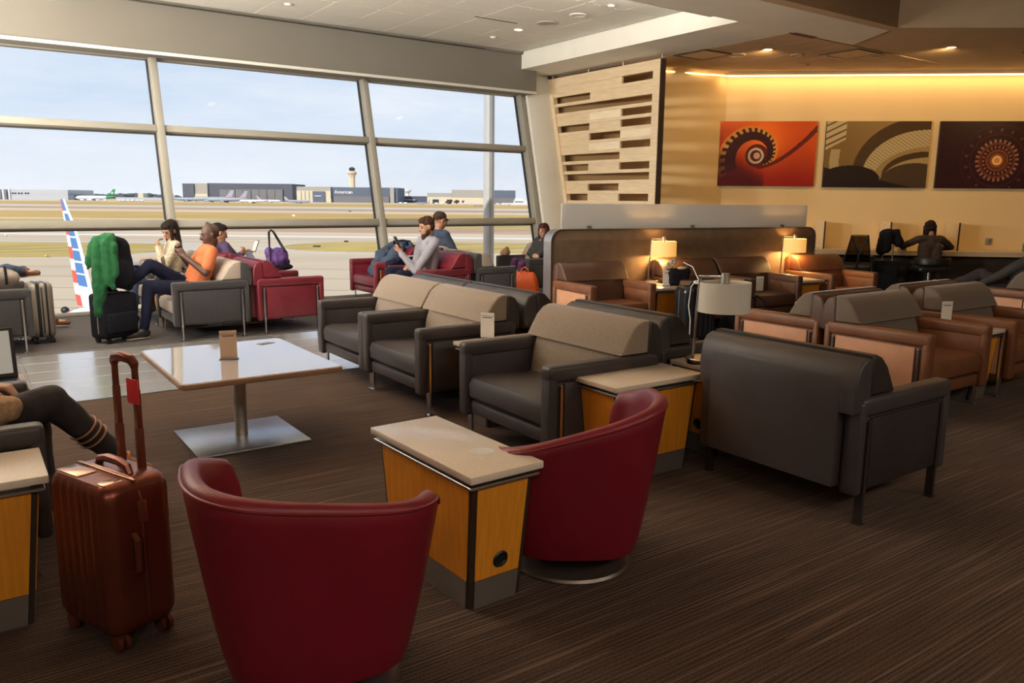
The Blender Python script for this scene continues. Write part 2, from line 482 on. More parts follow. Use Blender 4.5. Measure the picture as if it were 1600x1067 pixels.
# lounge ceiling behind the soffit, its dim warm light put into the tan
br = structure('ceiling.004', MB().prism([(8.62, 11.4), (8.62, 6.42), (9.95, 6.42), (9.40, 5.50), (10.6, 4.58), (16.6, -0.6), (16.6, 11.4)], 3.452, 3.80, 'z'), plaster_dim)
tb = MB().box(0.003, 0.604, 0.003, 0.604, 0, 0.012, 0.003, 1).mesh('ceiling_tile', tile_dim)
for i in range(9):
    for j in range(6):
        X0 = 8.66 + 0.607 * i; Y0 = 6.46 + 0.607 * j
        # stay on the room side of the picture wall
        if (Y0 + 0.6 - 9.06) * 0.755 + (X0 + 0.6 - 10.6) * 0.656 > -0.25: continue
        link('ceiling_tile', tb, br, (X0, Y0, 3.441))
# higher coffer over the front of the lounge
structure('ceiling.005', MB().box(XL, XR, YB, 5.52, 3.95, 4.05), plaster_dim)
structure('wall_coffer', MB().prism([(XL, 5.485), (9.395, 5.485), (10.59, 4.565), (16.6, -0.62), (16.6, -0.4), (10.72, 4.7), (9.46, 5.64), (XL, 5.62)], 3.437, 4.0, 'z'), plaster_dim)
structure('roof', MB().box(XL - 0.3, XR + 0.3, YB - 0.3, 11.6, 4.06, 4.3), dark_room)

# ---- walls
WA = R(-41); wd = Vector((math.cos(WA), math.sin(WA), 0)); wnrm = Vector((wd.y, -wd.x, 0))   # wall direction, inward normal
W0 = Vector((10.6, 9.06, 0))
PW = Matrix(((wd.x, wnrm.x, 0, W0.x), (wd.y, wnrm.y, 0, W0.y), (0, 0, 1, 0), (0, 0, 0, 1)))   # local x along wall, y into the room
structure('wall_picture', MB().box(-0.05, 9.2, -0.15, 0.0, 0, 3.80, M=PW), cream)
structure('wall_corner', MB().prism([(9.30, 9.36), (9.60, 9.18), (10.62, 9.05), (10.62, 9.3), (9.5, 9.6)], 0, 3.80, 'z'), cream)
structure('wall_side', MB().prism([(8.40, 11.35), (8.62, 10.9), (9.30, 9.36), (9.5, 9.6), (8.7, 11.6)], 0, 3.80, 'z'), mat('wall_cream_dim', (0.34, 0.215, 0.10), 0.85))  # cream wall behind the screen, its lack of light painted as brown
structure('wall_right', MB().box(XR, XR + 0.15, YB, 5.0, 0, 4.05), dark_room)
structure('wall_back', MB().box(XL, XR, YB - 0.15, YB, 0, 4.05), dark_room)
structure('wall_left', MB().box(XL - 0.15, XL, YB, 11.4, 0, 4.05), dark_room)
structure('baseboard_picture', MB().box(0, 9.2, 0.0, 0.02, 0, 0.12, M=PW), dark_front)
# wall under the glass edge (facade below the floor) 
structure('wall_facade', MB().box(XL, XR, 10.30, 10.42, -6.6, -0.2), dark_room)

# ---- cove light along the top of the picture wall
cove_m = mat('cove_strip', (1, 0.8, 0.45), 0.5, emit=(1.0, 0.62, 0.22), estr=5.0)
cs = thing('cove_light', 'long glowing amber cove strip where the cream wall meets the ceiling', 'light', (0, 0, 0))
part('strip', MB().box(0.0, 9.0, 0.10, 0.125, 3.385, 3.405, M=PW), cove_m, cs)
part('strip', MB().cyl((10.6 - 0.06, 9.06 - 0.10, 3.395), (9.36, 9.27, 3.395), 0.011, n=6), cove_m, cs)
part('ledge', MB().box(0.0, 9.0, 0.0, 0.14, 3.41, 3.45, M=PW), plaster_dim, cs)
for u_ in (1.0, 3.2, 5.4, 7.6):
    strip_light('strip_lamp', PW @ Vector((u_, 0.16, 3.37)), PW.to_3x3() @ Vector((0, -0.45, -1)), wd, 0.05, 2.2, COVE_W * 2.2, (1.0, 0.62, 0.26))

# ================================================================== FURNITURE
leather_grey = mat('leather_charcoal', (0.056, 0.047, 0.050), 0.42, var=0.12, vscale=6, bump=0.12, bscale=220)
leather_dark = mat('leather_dark', (0.032, 0.026, 0.026), 0.42, var=0.12, vscale=6, bump=0.12, bscale=220)
fabric_tan = mat('fabric_tweed', (0.27, 0.215, 0.170), 0.95, var=0.25, vscale=140, bump=0.2, bscale=260, sheen=0.3)
fabric_grey = mat('fabric_grey_brown', (0.155, 0.122, 0.095), 0.95, var=0.22, vscale=140, bump=0.2, bscale=260, sheen=0.3)
fabric_char = mat('fabric_charcoal', (0.040, 0.037, 0.042), 0.95, var=0.25, vscale=150, bump=0.2, bscale=260, sheen=0.2)
fabric_beige = mat('fabric_beige', (0.42, 0.36, 0.31), 0.9, var=0.15, vscale=120, bump=0.15, bscale=240)
leather_brown = mat('leather_brown', (0.185, 0.070, 0.030), 0.45, var=0.15, vscale=6, bump=0.12, bscale=220)
leather_tan = mat('leather_tan_panel', (0.58, 0.29, 0.165), 0.55, var=0.08, vscale=8, bump=0.12, bscale=220)
leather_choc = mat('leather_chocolate', (0.085, 0.040, 0.024), 0.5, var=0.15, vscale=6, bump=0.12, bscale=220)
leather_red = mat('leather_red', (0.155, 0.014, 0.026), 0.38, var=0.12, vscale=6, bump=0.10, bscale=220)
vinyl_red = mat('vinyl_red', (0.200, 0.009, 0.023), 0.40, var=0.10, vscale=5, bump=0.08, bscale=260)
chrome = mat('chrome', (0.70, 0.70, 0.70), 0.22, 1.0)
steel = mat('brushed_steel', (0.55, 0.54, 0.52), 0.38, 1.0, var=0.12, vscale=6, stretch=(1, 1, 40))
dark_wood = mat('dark_leg', (0.03, 0.022, 0.02), 0.5)
wood_orange = mat('veneer_orange', (0.80, 0.305, 0.026), 0.42, var=0.10, vscale=5, stretch=(14, 14, 1.2), spec=0.4)
stone_top = mat('solid_surface_cream', (0.80, 0.70, 0.585), 0.25, var=0.04, vscale=90)
post_dark = mat('post_dark', (0.035, 0.022, 0.016), 0.5)
plinth_grey = mat('plinth_steel', (0.34, 0.31, 0.29), 0.4, 0.7, var=0.1, vscale=5)
plastic_black = mat('plastic_black', (0.012, 0.012, 0.013), 0.4)
plastic_grey = mat('plastic_grey', (0.33, 0.32, 0.31), 0.45)
plastic_white = mat('plastic_white', (0.80, 0.80, 0.78), 0.4)
paper_white = mat('paper_white', (0.82, 0.80, 0.76), 0.8)

def armchair(label, x, y, rz, body, pad, shell, panel, group, d=0.78, wd_=0.88, seat=None, leg=None):
    """low square armchair, local front +x: two slab arms with framed outer panels, box seat, thick rounded back"""
    T = thing('armchair', label, 'armchair', (x, y, 0), rz, group)
    leg = leg or chrome; seat = seat or body
    h = d / 2; W = wd_ / 2; aw = 0.088
    for s in (1, -1):
        yo, yi = s * W, s * (W - aw)
        lo, hi = min(yo, yi), max(yo, yi)
        a = MB()
        a.box(-h + 0.06, h - 0.012, min(yi + s * 0.007, s * (W - 0.02)), max(yi + s * 0.007, s * (W - 0.02)), 0.15, 0.55, 0.006)      # core
        a.box(-h + 0.05, h, lo, hi, 0.485, 0.57, 0.022, 3)                       # padded top rail
        a.box(h - 0.055, h - 0.0015, lo + 0.0012, hi - 0.0012, 0.14, 0.555, 0.018, 3)                        # padded front post
        a.box(-h + 0.035, -h + 0.085, lo + 0.0012, hi - 0.0012, 0.14, 0.555, 0.016, 3)              # rear post
        part('arm', a, body, T)
        pn = MB().box(-h + 0.125, h - 0.095, min(s * (W - 0.022), s * (W - 0.004)), max(s * (W - 0.022), s * (W - 0.004)), 0.165, 0.478, 0.006)
        part('arm_panel', pn, panel, T)
        for xx in (h - 0.075, -h + 0.105):
            lg = MB().box(xx - 0.009, xx + 0.009, min(yo, s * (W - 0.012)), max(yo, s * (W - 0.012)), 0.14, 0.472, 0.003, 1)
            lg.box(xx - 0.007, xx + 0.007, min(s * (W - 0.002), s * (W - 0.042)), max(s * (W - 0.002), s * (W - 0.042)), 0.0, 0.16, 0.002, 1)
            lg.box(xx - 0.016, xx + 0.022, min(s * (W - 0.002), s * (W - 0.042)), max(s * (W - 0.002), s * (W - 0.042)), 0.0, 0.006)
            part('leg', lg, leg, T)
    yi = W - aw - 0.002
    part('seat_cushion', MB().prism([(-0.16, 0.235), (h - 0.045, 0.235), (h - 0.018, 0.26), (h - 0.012, 0.33), (h - 0.03, 0.368), (h - 0.08, 0.382), (-0.16, 0.36)], -yi, yi, 'y', 0.014), seat, T)
    part('seat_rail', MB().box(-h + 0.06, h - 0.028, -yi, yi, 0.155, 0.232, 0.014), body, T)
    part('back_panel', MB().prism([(-h + 0.10, 0.17), (-h + 0.10, 0.64), (-h + 0.004, 0.655), (-h - 0.0055, 0.60), (-h - 0.0055, 0.17)], -yi, yi, 'y', 0.006), body, T)
    # back: shell behind, pad in front rolling over the top
    zt_ = 0.748
    part('back_shell', MB().prism([(-h + 0.115, 0.50), (-h + 0.105, 0.735), (-h + 0.075, 0.742), (-h + 0.035, 0.725), (-h + 0.008, 0.68), (-h - 0.004, 0.60), (-h, 0.505)], -W + 0.012, W - 0.012, 'y', 0.014, 3), shell, T)
    part('back_pad', MB().prism([(-h + 0.325, 0.36), (-h + 0.305, 0.50), (-h + 0.265, 0.62), (-h + 0.225, 0.69), (-h + 0.18, 0.732), (-h + 0.14, zt_), (-h + 0.10, zt_ - 0.002), (-h + 0.105, 0.50), (-h + 0.105, 0.36)],
                               -yi + 0.001, yi - 0.001, 'y', 0.012, 3).prism([(-h + 0.298, 0.574), (-h + 0.265, 0.63), (-h + 0.225, 0.695), (-h + 0.18, 0.736), (-h + 0.14, zt_ + 0.003), (-h + 0.10, zt_ + 0.002), (-h + 0.105, 0.574)],
                               -W + 0.012, W - 0.012, 'y', 0.016, 3), pad, T)
    return T

G1 = 'charcoal armchairs of the middle double row'
def grey(label, x, y, rz): return armchair(label, x, y, rz, leather_grey, fabric_tan, leather_dark, leather_grey, G1)
grey('charcoal leather armchair with tweed back, end seat beside the stone walkway', 2.71, 5.635, PI)
grey('charcoal leather armchair with tweed back between the end seat and the outlet side table', 2.71, 4.765, PI)
grey('charcoal leather armchair with tweed back behind the red tub chair', 2.71, 3.42, PI)
def rear(label, x, y): return armchair(label, x, y, 0, leather_dark, leather_dark, leather_grey, leather_dark, G1)
rear('dark armchair backing onto the charcoal end seat by the walkway', 3.53, 5.635)
rear('dark armchair backing onto the second charcoal tweed armchair, window side of a side table', 3.53, 4.765)
rear('dark armchair with brown rounded arm just behind the unlit table lamp', 3.53, 3.50)
armchair('large dark leather armchair seen from behind, nearest chair on the right', 3.39, 2.21, 0, leather_grey, leather_dark, leather_grey, leather_dark, 'dark armchairs by the unlit lamp', leg=dark_wood)

G2 = 'brown leather armchairs with grey fabric backs'
def brown(label, x, y, rz): return armchair(label, x, y, rz, leather_brown, fabric_grey, leather_choc, leather_tan, G2, wd_=0.84)
brown('brown leather armchair facing the window, its tan arm panel left of its twin', 5.36, 3.63, PI / 2)
brown('brown leather armchair with big tan arm panel, right behind the dark armchair', 5.34, 2.86, -PI / 2)
brown('brown armchair facing the window, grey back beyond the card on the brown side table', 6.50, 3.63, PI / 2)
brown('brown armchair with grey back to the right of the card on the side table', 6.50, 2.86, -PI / 2)
brown('brown armchair at the right edge, facing the window', 8.78, 3.63, PI / 2)
brown('brown armchair at the right edge, facing away from the window', 8.78, 2.86, -PI / 2)

# chairs against the padded partition
PA = R(-7.4); pd = Vector((math.cos(PA), math.sin(PA), 0)); P0 = Vector((5.0, 6.52, 0))
def along(t, off=0.0, z=0.0):
    p = P0 + pd * t + Vector((pd.y, -pd.x, 0)) * off
    return Vector((p.x, p.y, z))
G3 = 'brown armchairs along the padded partition'
def pchair(label, t, body, pad, panel, leg=None):
    p = along(t, 0.42)
    return armchair(label, p.x, p.y, PA - PI / 2, body, pad, pad, panel, G3, wd_=0.80, d=0.76)
pchair('brown leather armchair with tan arm panel beside the steel partition end', 0.42, leather_brown, leather_choc, leather_tan)
pchair('dark chocolate armchair behind the flowers, second along the partition', 1.66, leather_choc, leather_choc, leather_choc)
pchair('dark chocolate armchair with a card on its seat, third along the partition', 2.47, leather_choc, leather_choc, leather_choc)
pchair('brown armchair under the right-hand lit lamp, last along the partition', 3.72, leather_brown, leather_brown, leather_brown)

# window group, left: charcoal backing onto red
GW = 'armchairs set back to back by the window'
def charc(label, x, y, rz): return armchair(label, x, y, rz, fabric_char, fabric_beige, fabric_char, fabric_char, GW, d=0.76, wd_=0.84, seat=fabric_beige)
def redc(label, x, y, rz): return armchair(label, x, y, rz, leather_red, leather_red, leather_red, leather_red, GW, d=0.74, wd_=0.84)
charc('charcoal armchair in which the man in orange sits', 2.00, 8.36, PI)
charc('charcoal armchair in which the woman with the laptop sits', 2.00, 9.56, PI)
redc('red leather armchair backing onto the orange-shirted man, outer side facing the walkway', 2.76, 8.36, 0)
redc('red leather armchair by the glass under the purple bag', 2.76, 9.56, 0)
charc('charcoal armchair at the left edge with a backpack behind it', 0.10, 8.46, 0)
charc('charcoal armchair at the left edge by the glass, seating the person with crossed legs', 0.02, 9.50, 0)
# window group, right
redc('red leather armchair with a denim jacket thrown over it', 4.70, 9.66, PI)
redc('red leather armchair in which the bearded man sits', 4.66, 8.42, PI)
armchair('charcoal armchair backing onto the bearded man', 5.36, 8.42, 0, fabric_char, fabric_beige, fabric_char, fabric_char, GW, d=0.62, wd_=0.84)
charc('charcoal armchair in which the man in the cap sits', 5.62, 9.66, 0)
charc('charcoal armchair in the corner in which the woman in purple leggings sits', 6.86, 9.28, PI)
# bottom left
armchair('charcoal armchair in the lower left corner under the beige coat', -0.20, 3.63, 0, leather_grey, fabric_tan, leather_dark, leather_grey, G1)

# ------------------------------------------------------------------ side tables
def side_table(label, x, y, rz, group, outlet=False, grommet=False, discs=(), L=0.62, Wd=0.335):
    """tapering veneer pedestal with dark corner posts, steel plinth and a floating cream top; local long axis x, front end +x"""
    T = thing('side_table', label, 'side table', (x, y, 0), rz, group)
    H_ = 0.505
    top = part('top', MB().box(-L / 2, L / 2, -Wd / 2, Wd / 2, H_ - 0.026, H_, 0.004, 2), stone_top, T)
    for (dx, dy) in discs:
        part('charging_disc', MB().lathe([(0.044, 0), (0.044, 0.0015), (0.036, 0.0018), (0.034, 0.0008), (0.028, 0.0008), (0.027, 0.0018), (0.0, 0.0018)], 28, caps=False), plastic_white, top, loc=(dx, dy, H_))
    part('metal_edge', MB().box(-L / 2 + 0.012, L / 2 - 0.012, -Wd / 2 + 0.008, Wd / 2 - 0.008, H_ - 0.052, H_ - 0.042, 0.002, 1).box(-L / 2 + 0.05, L / 2 - 0.05, -Wd / 2 + 0.04, Wd / 2 - 0.04, H_ - 0.045, H_ - 0.02), steel, T)
    lt, lb = L / 2 - 0.028, L / 2 - 0.075       # half lengths, top and bottom
    wt, wb = Wd / 2 - 0.024, Wd / 2 - 0.04
    zt_, zb, zp = H_ - 0.05, 0.0, 0.105
    def sec(z, off=0.0):
        f = (z - zb) / (zt_ - zb)
        return lb + (lt - lb) * f + off, wb + (wt - wb) * f + off
    def ring(z, off):
        a, b = sec(z, off); return [(-a, -b, z), (a, -b, z), (a, b, z), (-a, b, z)]
    part('core', MB().loft([ring(0.002, -0.004), ring(zt_, -0.004)]), post_dark, T, smooth=False)
    p = 0.022
    def quadpanel(side, z0, z1, th):
        """one face panel between the posts"""
        rows = []
        for z in (z0, z1):
            a, b = sec(z)
            if side in ('e', 'w'):
                s = 1 if side == 'e' else -1
                rows.append([(s * (a - 0.003), -(b - p), z), (s * (a - 0.003), b - p, z), (s * (a + th), b - p, z), (s * (a + th), -(b - p), z)])
            else:
                s = 1 if side == 'n' else -1
                rows.append([(-(a - p), s * (b - 0.003), z), (a - p, s * (b - 0.003), z), (a - p, s * (b + th), z), (-(a - p), s * (b + th), z)])
        return MB().loft(rows)
    for sd_ in 'ewns':
        pn = part('panel', quadpanel(sd_, zp + 0.002, zt_ - 0.006, 0.001), wood_orange, T, smooth=False)
        if sd_ == 'e' and outlet:
            a, b = sec(0.30)
            tilt = math.atan((lt - lb) / zt_)
            pl = part('outlet_plate', MB().box(0, 0.006, -0.026, 0.026, -0.085, 0.085, 0.003), plastic_grey, pn, loc=(a + 0.0005, 0.0, 0.29), rot=(0, tilt, 0))
            q = MB()
            for zz in (0.05, -0.05): q.box(0.005, 0.0085, -0.013, 0.013, zz - 0.02, zz + 0.02, 0.002, 1)
            q.box(0.0, 0.008, -0.007, 0.007, -0.008, 0.008, 0.001, 1, mi=1)
            part('socket', q, [plastic_white, plastic_black], pn, loc=(a + 0.0005, 0.0, 0.29), rot=(0, tilt, 0))
        if sd_ == 'e' and grommet:
            a, b = sec(0.155)
            part('cable_grommet', MB().lathe([(0.0, 0.002), (0.019, 0.002), (0.022, 0.006), (0.027, 0.007), (0.031, 0.003), (0.031, -0.002)], 22, caps=False), plastic_black, pn,
                 loc=(a + 0.001, 0.01, 0.165), rot=(0, PI / 2 + math.atan((lt - lb) / zt_), 0))
    for sd_ in 'ewns':
        part('plinth', quadpanel(sd_, 0.0, zp, 0.0015), plinth_grey, T, smooth=False)
    return T
GT = 'veneer side tables with cream tops'
side_table('orange veneer side table with charging disc between the two red tub chairs', 1.405, 2.385, R(-88), GT, grommet=True, discs=[(0.15, 0.03)], L=0.70, Wd=0.30)
side_table('veneer side table with power outlets and a card on top, between two charcoal armchairs', 2.79, 4.02, PI, GT, outlet=True, discs=[(-0.16, 0.0), (0.02, 0.02)])
side_table('veneer side table behind the red tub chair, its grey plinth showing at right', 2.80, 2.86, 0, GT, L=0.62)
side_table('veneer side table under the unlit table lamp', 3.50, 2.88, PI, GT, L=0.56, grommet=True)
side_table('veneer side table cut off by the left edge, beside the copper suitcase', -0.155, 2.965, 0, GT, L=0.64, Wd=0.345)
side_table('veneer side table with two outlets and a card on top, between brown armchairs', 5.925, 2.86, -PI / 2, GT, outlet=True, L=0.66, Wd=0.32)
side_table('side table with a half-hidden cream top between the two backing charcoal rows', 3.45, 4.14, 0, GT, L=0.56, Wd=0.36)
a1 = along(1.06, 0.42); a2 = along(3.10, 0.42)
side_table('dark-lit side table under the left lit lamp by the partition', a1.x, a1.y, PA - PI / 2, GT, L=0.60, Wd=0.38)
side_table('side table under the right lit lamp by the partition', a2.x, a2.y, PA - PI / 2, GT, L=0.60, Wd=0.40)
side_table('side table with an amber drink, between the two red armchairs by the window', 4.72, 9.04, PI, GT, L=0.56, Wd=0.30)
side_table('side table with outlets and a paper cup, beside the woman in purple leggings', 7.16, 8.66, PI, GT, outlet=True, L=0.60, Wd=0.33)
side_table('side table between the charcoal armchairs by the window, with cups', 1.92, 8.96, PI, GT, L=0.60, Wd=0.32)
side_table('side table between the red armchairs by the window, with a plastic tub', 2.76, 8.96, 0, GT, L=0.56, Wd=0.32)

# ------------------------------------------------------------------ laminate coffee table
laminate = mat('laminate_white', (0.74, 0.72, 0.74), 0.08, spec=1.0, coat=0.8)
edge_wood = mat('edge_beech', (0.36, 0.21, 0.12), 0.4, var=0.12, vscale=6, stretch=(1, 1, 10))
T = thing('coffee_table', 'square white laminate table with wood edge on a steel pedestal', 'table', (1.25, 4.53, 0))
def rrect(a, b, r_, n=6):
    out = []
    for cx, cy, t0 in ((a - r_, b - r_, 0), (-a + r_, b - r_, PI / 2), (-a + r_, -b + r_, PI), (a - r_, -b + r_, 1.5 * PI)):
        for i in range(n + 1):
            t = t0 + PI / 2 * i / n; out.append((cx + r_ * math.cos(t), cy + r_ * math.sin(t)))
    return out
tp = MB()
tp.loft([[(x_, y_, z_) for x_, y_ in rrect(0.425 + o_, 0.535 + o_, 0.04 + o_)] for o_, z_ in ((-0.012, 0.436), (-0.002, 0.440), (0.002, 0.452), (-0.002, 0.466), (-0.010, 0.4695))])
part('edge', tp, edge_wood, T)
part('top', MB().prism(rrect(0.415, 0.525, 0.032), 0.45, 0.4705, 'z'), laminate, T)
part('column', MB().cyl((0, 0, 0.012), (0, 0, 0.44), 0.036, n=24), steel, T)
part('base_plate', MB().box(-0.31, 0.31, -0.30, 0.30, 0, 0.013, 0.003), mat('plate_steel', (0.52, 0.53, 0.56), 0.30, 0.85, var=0.08, vscale=4), T)
part('mounting_plate', MB().box(-0.16, 0.16, -0.16, 0.16, 0.426, 0.438), plastic_black, T)

# ------------------------------------------------------------------ red swivel tub chairs
def tub_chair(label, x, y, rz, group, flip=1, low=0.0):
    """barrel of one bent shell, back high on one side and swept down to the other; local front +x, flip=-1 mirrors it"""
    T = thing('tub_chair', label, 'tub chair', (x, y, 0), rz, group)
    def shell_pt(a, f, inner):
        # a in [-1,1]: arm tip .. corner .. back .. corner .. arm tip ; f 0 bottom .. 1 rim
        k = f ** 0.80
        ph = R(150) * a if a * flip > 0 else R(70) * a       # the high arm wraps further round
        ax_ = 0.235 + 0.080 * k; w_ = 0.245 + 0.092 * k
        if inner: ax_ -= 0.05; w_ -= 0.05
        e_ = 2.0 / 3.0; c_, s_ = math.cos(ph), math.sin(ph)
        X = 0.03 - ax_ * math.copysign(abs(c_) ** e_, c_); Y = w_ * abs(s_) ** e_
        sg = 1 if a >= 0 else -1
        pa = math.degrees(abs(ph)); hi = a * flip > 0
        side = (Y / w_) * (1 if hi else -1)            # -1 low corner .. 1 high corner, straight sweep across the back
        zl = 0.575 + low
        rim = zl + (0.678 - zl) * (side + 1) / 2
        if pa > 62:
            if hi: u_ = max(0.0, pa - 80) / 70; rim = (0.678 if pa > 80 else rim) - 0.095 * u_ ** 1.1 - 0.05 * max(0.0, (u_ - .93) / .07)
            else: u_ = (pa - 62) / 8; rim -= 0.030 * u_ ** 2
        return (X, sg * Y, 0.085 + (rim - 0.085) * f)
    na, nf = 64, 12
    m = MB()
    rings = []
    for i in range(na + 1):
        a = -1 + 2 * i / na
        sect = []
        for j in range(nf + 1): sect.append(Vector(shell_pt(a, j / nf, False)))
        o1, i1 = Vector(shell_pt(a, 1, False)), Vector(shell_pt(a, 1, True))
        for t in (0.25, 0.5, 0.75):
            sect.append(o1.lerp(i1, t) + Vector((0, 0, 0.018 * math.sin(t * PI))))
        for j in range(nf, -1, -1):
            q = Vector(shell_pt(a, j / nf, True)); sect.append(q)
        rings.append(sect)
    m.loft(rings)
    part('shell', m, vinyl_red, T, angle=60)
    # welt along the rim
    part('piping', MB().tube([Vector(shell_pt(-1 + 2 * i / 60, 0.995, False)) + Vector((0, 0, 0.0)) for i in range(61)], 0.0055, 6), vinyl_red, T)
    seat = []
    for z_, s_ in ((0.10, 0.80), (0.14, 0.86), (0.30, 0.92), (0.345, 0.93), (0.362, 0.86), (0.366, 0.5)):
        seat.append([(0.03 + 0.25 * s_ * math.cos(t) * 1.15, 0.27 * s_ * math.sin(t) * 1.08, z_) for t in [2 * PI * i / 32 for i in range(32)]])
    part('seat_cushion', MB().loft(seat), vinyl_red, T, angle=50)
    part('swivel_column', MB().cyl((0, 0, 0.015), (0, 0, 0.11), 0.05, n=20), plastic_black, T)
    T.scale = (1.02, 1.02, 0.975)
    part('swivel_base', MB().lathe([(0.0, 0.0), (0.225, 0.0), (0.232, 0.006), (0.225, 0.016), (0.06, 0.03), (0.0, 0.03)], 40, caps=False), mat('base_bronze', (0.20, 0.16, 0.14), 0.4, 0.8), T)
    return T
GTub = 'red swivel tub chairs'
tub_chair('red swivel tub chair seen from behind at the bottom, left of the veneer side table', 0.755, 2.05, R(77), GTub)
tub_chair('red swivel tub chair seen from behind, right of the veneer side table', 1.855, 2.24, R(56), GTub, -1, -0.085)

# ================================================================== OUTSIDE: THE AIRFIELD
GZ = -6.6                       # apron level below the lounge floor
CAMH = EYE - GZ
def ground_mat(name, col, var=0.12, sc=(0.02, 0.15)):
    if name in MATS: return MATS[name]
    m = bpy.data.materials.new(name); m.use_nodes = True
    n = m.node_tree.nodes; L = m.node_tree.links; b = n['Principled BSDF']
    b.inputs['Roughness'].default_value = 0.95; b.inputs['Specular IOR Level'].default_value = 0.1
    t = n.new('ShaderNodeTexCoord'); q = n.new('ShaderNodeMapping'); q.inputs['Scale'].default_value = (sc[0], sc[1], 1)
    q.inputs['Rotation'].default_value = (0, 0, VIEW_AZ)
    L.new(t.outputs['Object'], q.inputs[0])
    z = n.new('ShaderNodeTexNoise'); z.inputs['Scale'].default_value = 1.0; z.inputs['Detail'].default_value = 7; z.inputs['Roughness'].default_value = 0.65
    L.new(q.outputs[0], z.inputs['Vector'])
    c = n.new('ShaderNodeValToRGB'); c.color_ramp.elements[0].position = 0.32; c.color_ramp.elements[1].position = 0.68
    c.color_ramp.elements[0].color = (*[v * (1 - var) for v in col], 1); c.color_ramp.elements[1].color = (*[v * (1 + var) for v in col], 1)
    L.new(z.outputs['Fac'], c.inputs[0]); L.new(c.outputs[0], b.inputs['Base Color'])
    MATS[name] = m; return m
concrete = ground_mat('apron_concrete', (0.56, 0.445, 0.31), 0.07, (0.03, 0.08))
concrete_lt = ground_mat('taxiway_concrete', (0.60, 0.475, 0.335), 0.06, (0.02, 0.06))
concrete_gr = ground_mat('taxiway_grey', (0.55, 0.485, 0.395), 0.06, (0.02, 0.06))
dry_gold = ground_mat('dry_grass_gold', (0.50, 0.33, 0.11), 0.30, (0.03, 0.35))
dry_olive = ground_mat('dry_grass_olive', (0.46, 0.335, 0.115), 0.34, (0.06, 0.45))
dry_tan = ground_mat('dry_grass_tan', (0.55, 0.38, 0.20), 0.18, (0.012, 0.12))
dry_pink = ground_mat('dry_grass_brown', (0.44, 0.30, 0.19), 0.18, (0.012, 0.2))
line_white = mat('line_white', (0.80, 0.78, 0.72), 0.9)
joint_dark = mat('joint_dark', (0.22, 0.17, 0.12), 0.95)
def dist(y, xx=420): return CAMH * F / (y - (312 + 0.01 * (xx - 800)))
def strip(name, v0, v1, m, u0=-1.1, u1=0.9, lift=0.0):
    """a band of ground across the line of sight between two distances"""
    P = [view(u0 * v0 - 60, v0), view(u1 * v0 + 60, v0), view(u1 * v1 + 60, v1), view(u0 * v1 - 60, v1)]
    return structure(name, MB().prism([(p.x, p.y) for p in P], GZ - 0.4, GZ + lift, 'z'), m, smooth=False)
structure('ground', MB().box(-5200, 5200, 10.6, 5600, GZ - 1.0, GZ - 0.05), dry_tan, smooth=False)
structure('ground.001', MB().box(-900, 900, -400, 10.6, GZ - 1.0, GZ - 0.05), concrete, smooth=False)
strip('ground.002', 20, dist(367.5), concrete, lift=0.0)
strip('ground.003', dist(368.3), dist(367.0), line_white, lift=0.01)
strip('ground.004', dist(367.0), dist(361.0), concrete_lt, lift=-0.005)
strip('ground.005', dist(361.0), dist(352.5), dry_pink, lift=0.03)
strip('ground.006', dist(352.5), dist(344.5), dry_olive, lift=0.05)
strip('ground.007', dist(344.5), dist(342.6), concrete_lt, lift=0.05)
strip('ground.008', dist(342.6), dist(332.0), dry_gold, lift=0.09)
strip('ground.009', dist(332.0), dist(328.6), concrete_lt, lift=0.12)
strip('ground.010', dist(328.6), dist(325.4), dry_pink, lift=0.16)
strip('ground.011', dist(325.4), dist(322.4), concrete_gr, lift=0.20)
strip('ground.012', dist(322.4), dist(317.8), dry_gold, lift=0.24)
strip('ground.013', dist(317.8), dist(314.6), concrete, lift=0.30)
# concrete joints across the apron
for i, yy in enumerate((372.5, 377.5, 418, 433, 451, 470, 483)):
    v = dist(yy); strip('joint_line', v - 0.11 * v / 70, v + 0.11 * v / 70, joint_dark, lift=0.008)
# grass islands with rounded ends between the taxiways
def island(name, xa, xb, ya, yb, m, lift, band=None):
    """rounded island; xa/xb = bearing (frame px) of its ends at mid depth, None = runs off"""
    v0, v1 = dist(yb), dist(ya); vm = (v0 + v1) / 2; b = (v1 - v0) / 2
    ua = -1.4 * vm if xa is None else (xa - 800) / F * vm
    ub = 1.4 * vm if xb is None else (xb - 800) / F * vm
    pts = []; n = 18; ext = b * 0.9
    for k in range(n + 1):
        t = -PI / 2 + PI * k / n
        pts.append((ub + (0 if xb is None else ext * (math.cos(t) - 1)), vm + b * math.sin(t)))
    for k in range(n + 1):
        t = PI / 2 + PI * k / n
        pts.append((ua + (0 if xa is None else ext * (math.cos(t) + 1)), vm + b * math.sin(t)))
    poly = [(view(u, v).x, view(u, v).y) for u, v in pts]
    structure(name, MB().prism(poly, GZ - 0.3, GZ + lift, 'z'), m, smooth=False)
island('ground.014', None, 330, 377.0, 405.5, concrete_gr, 0.004)
island('ground.015', None, 268, 380.5, 404.5, dry_olive, 0.05)
island('ground.016', 405, None, 373.5, 393.5, concrete_gr, 0.012)
island('ground.017', 448, None, 374.8, 391.0, dry_olive, 0.06)
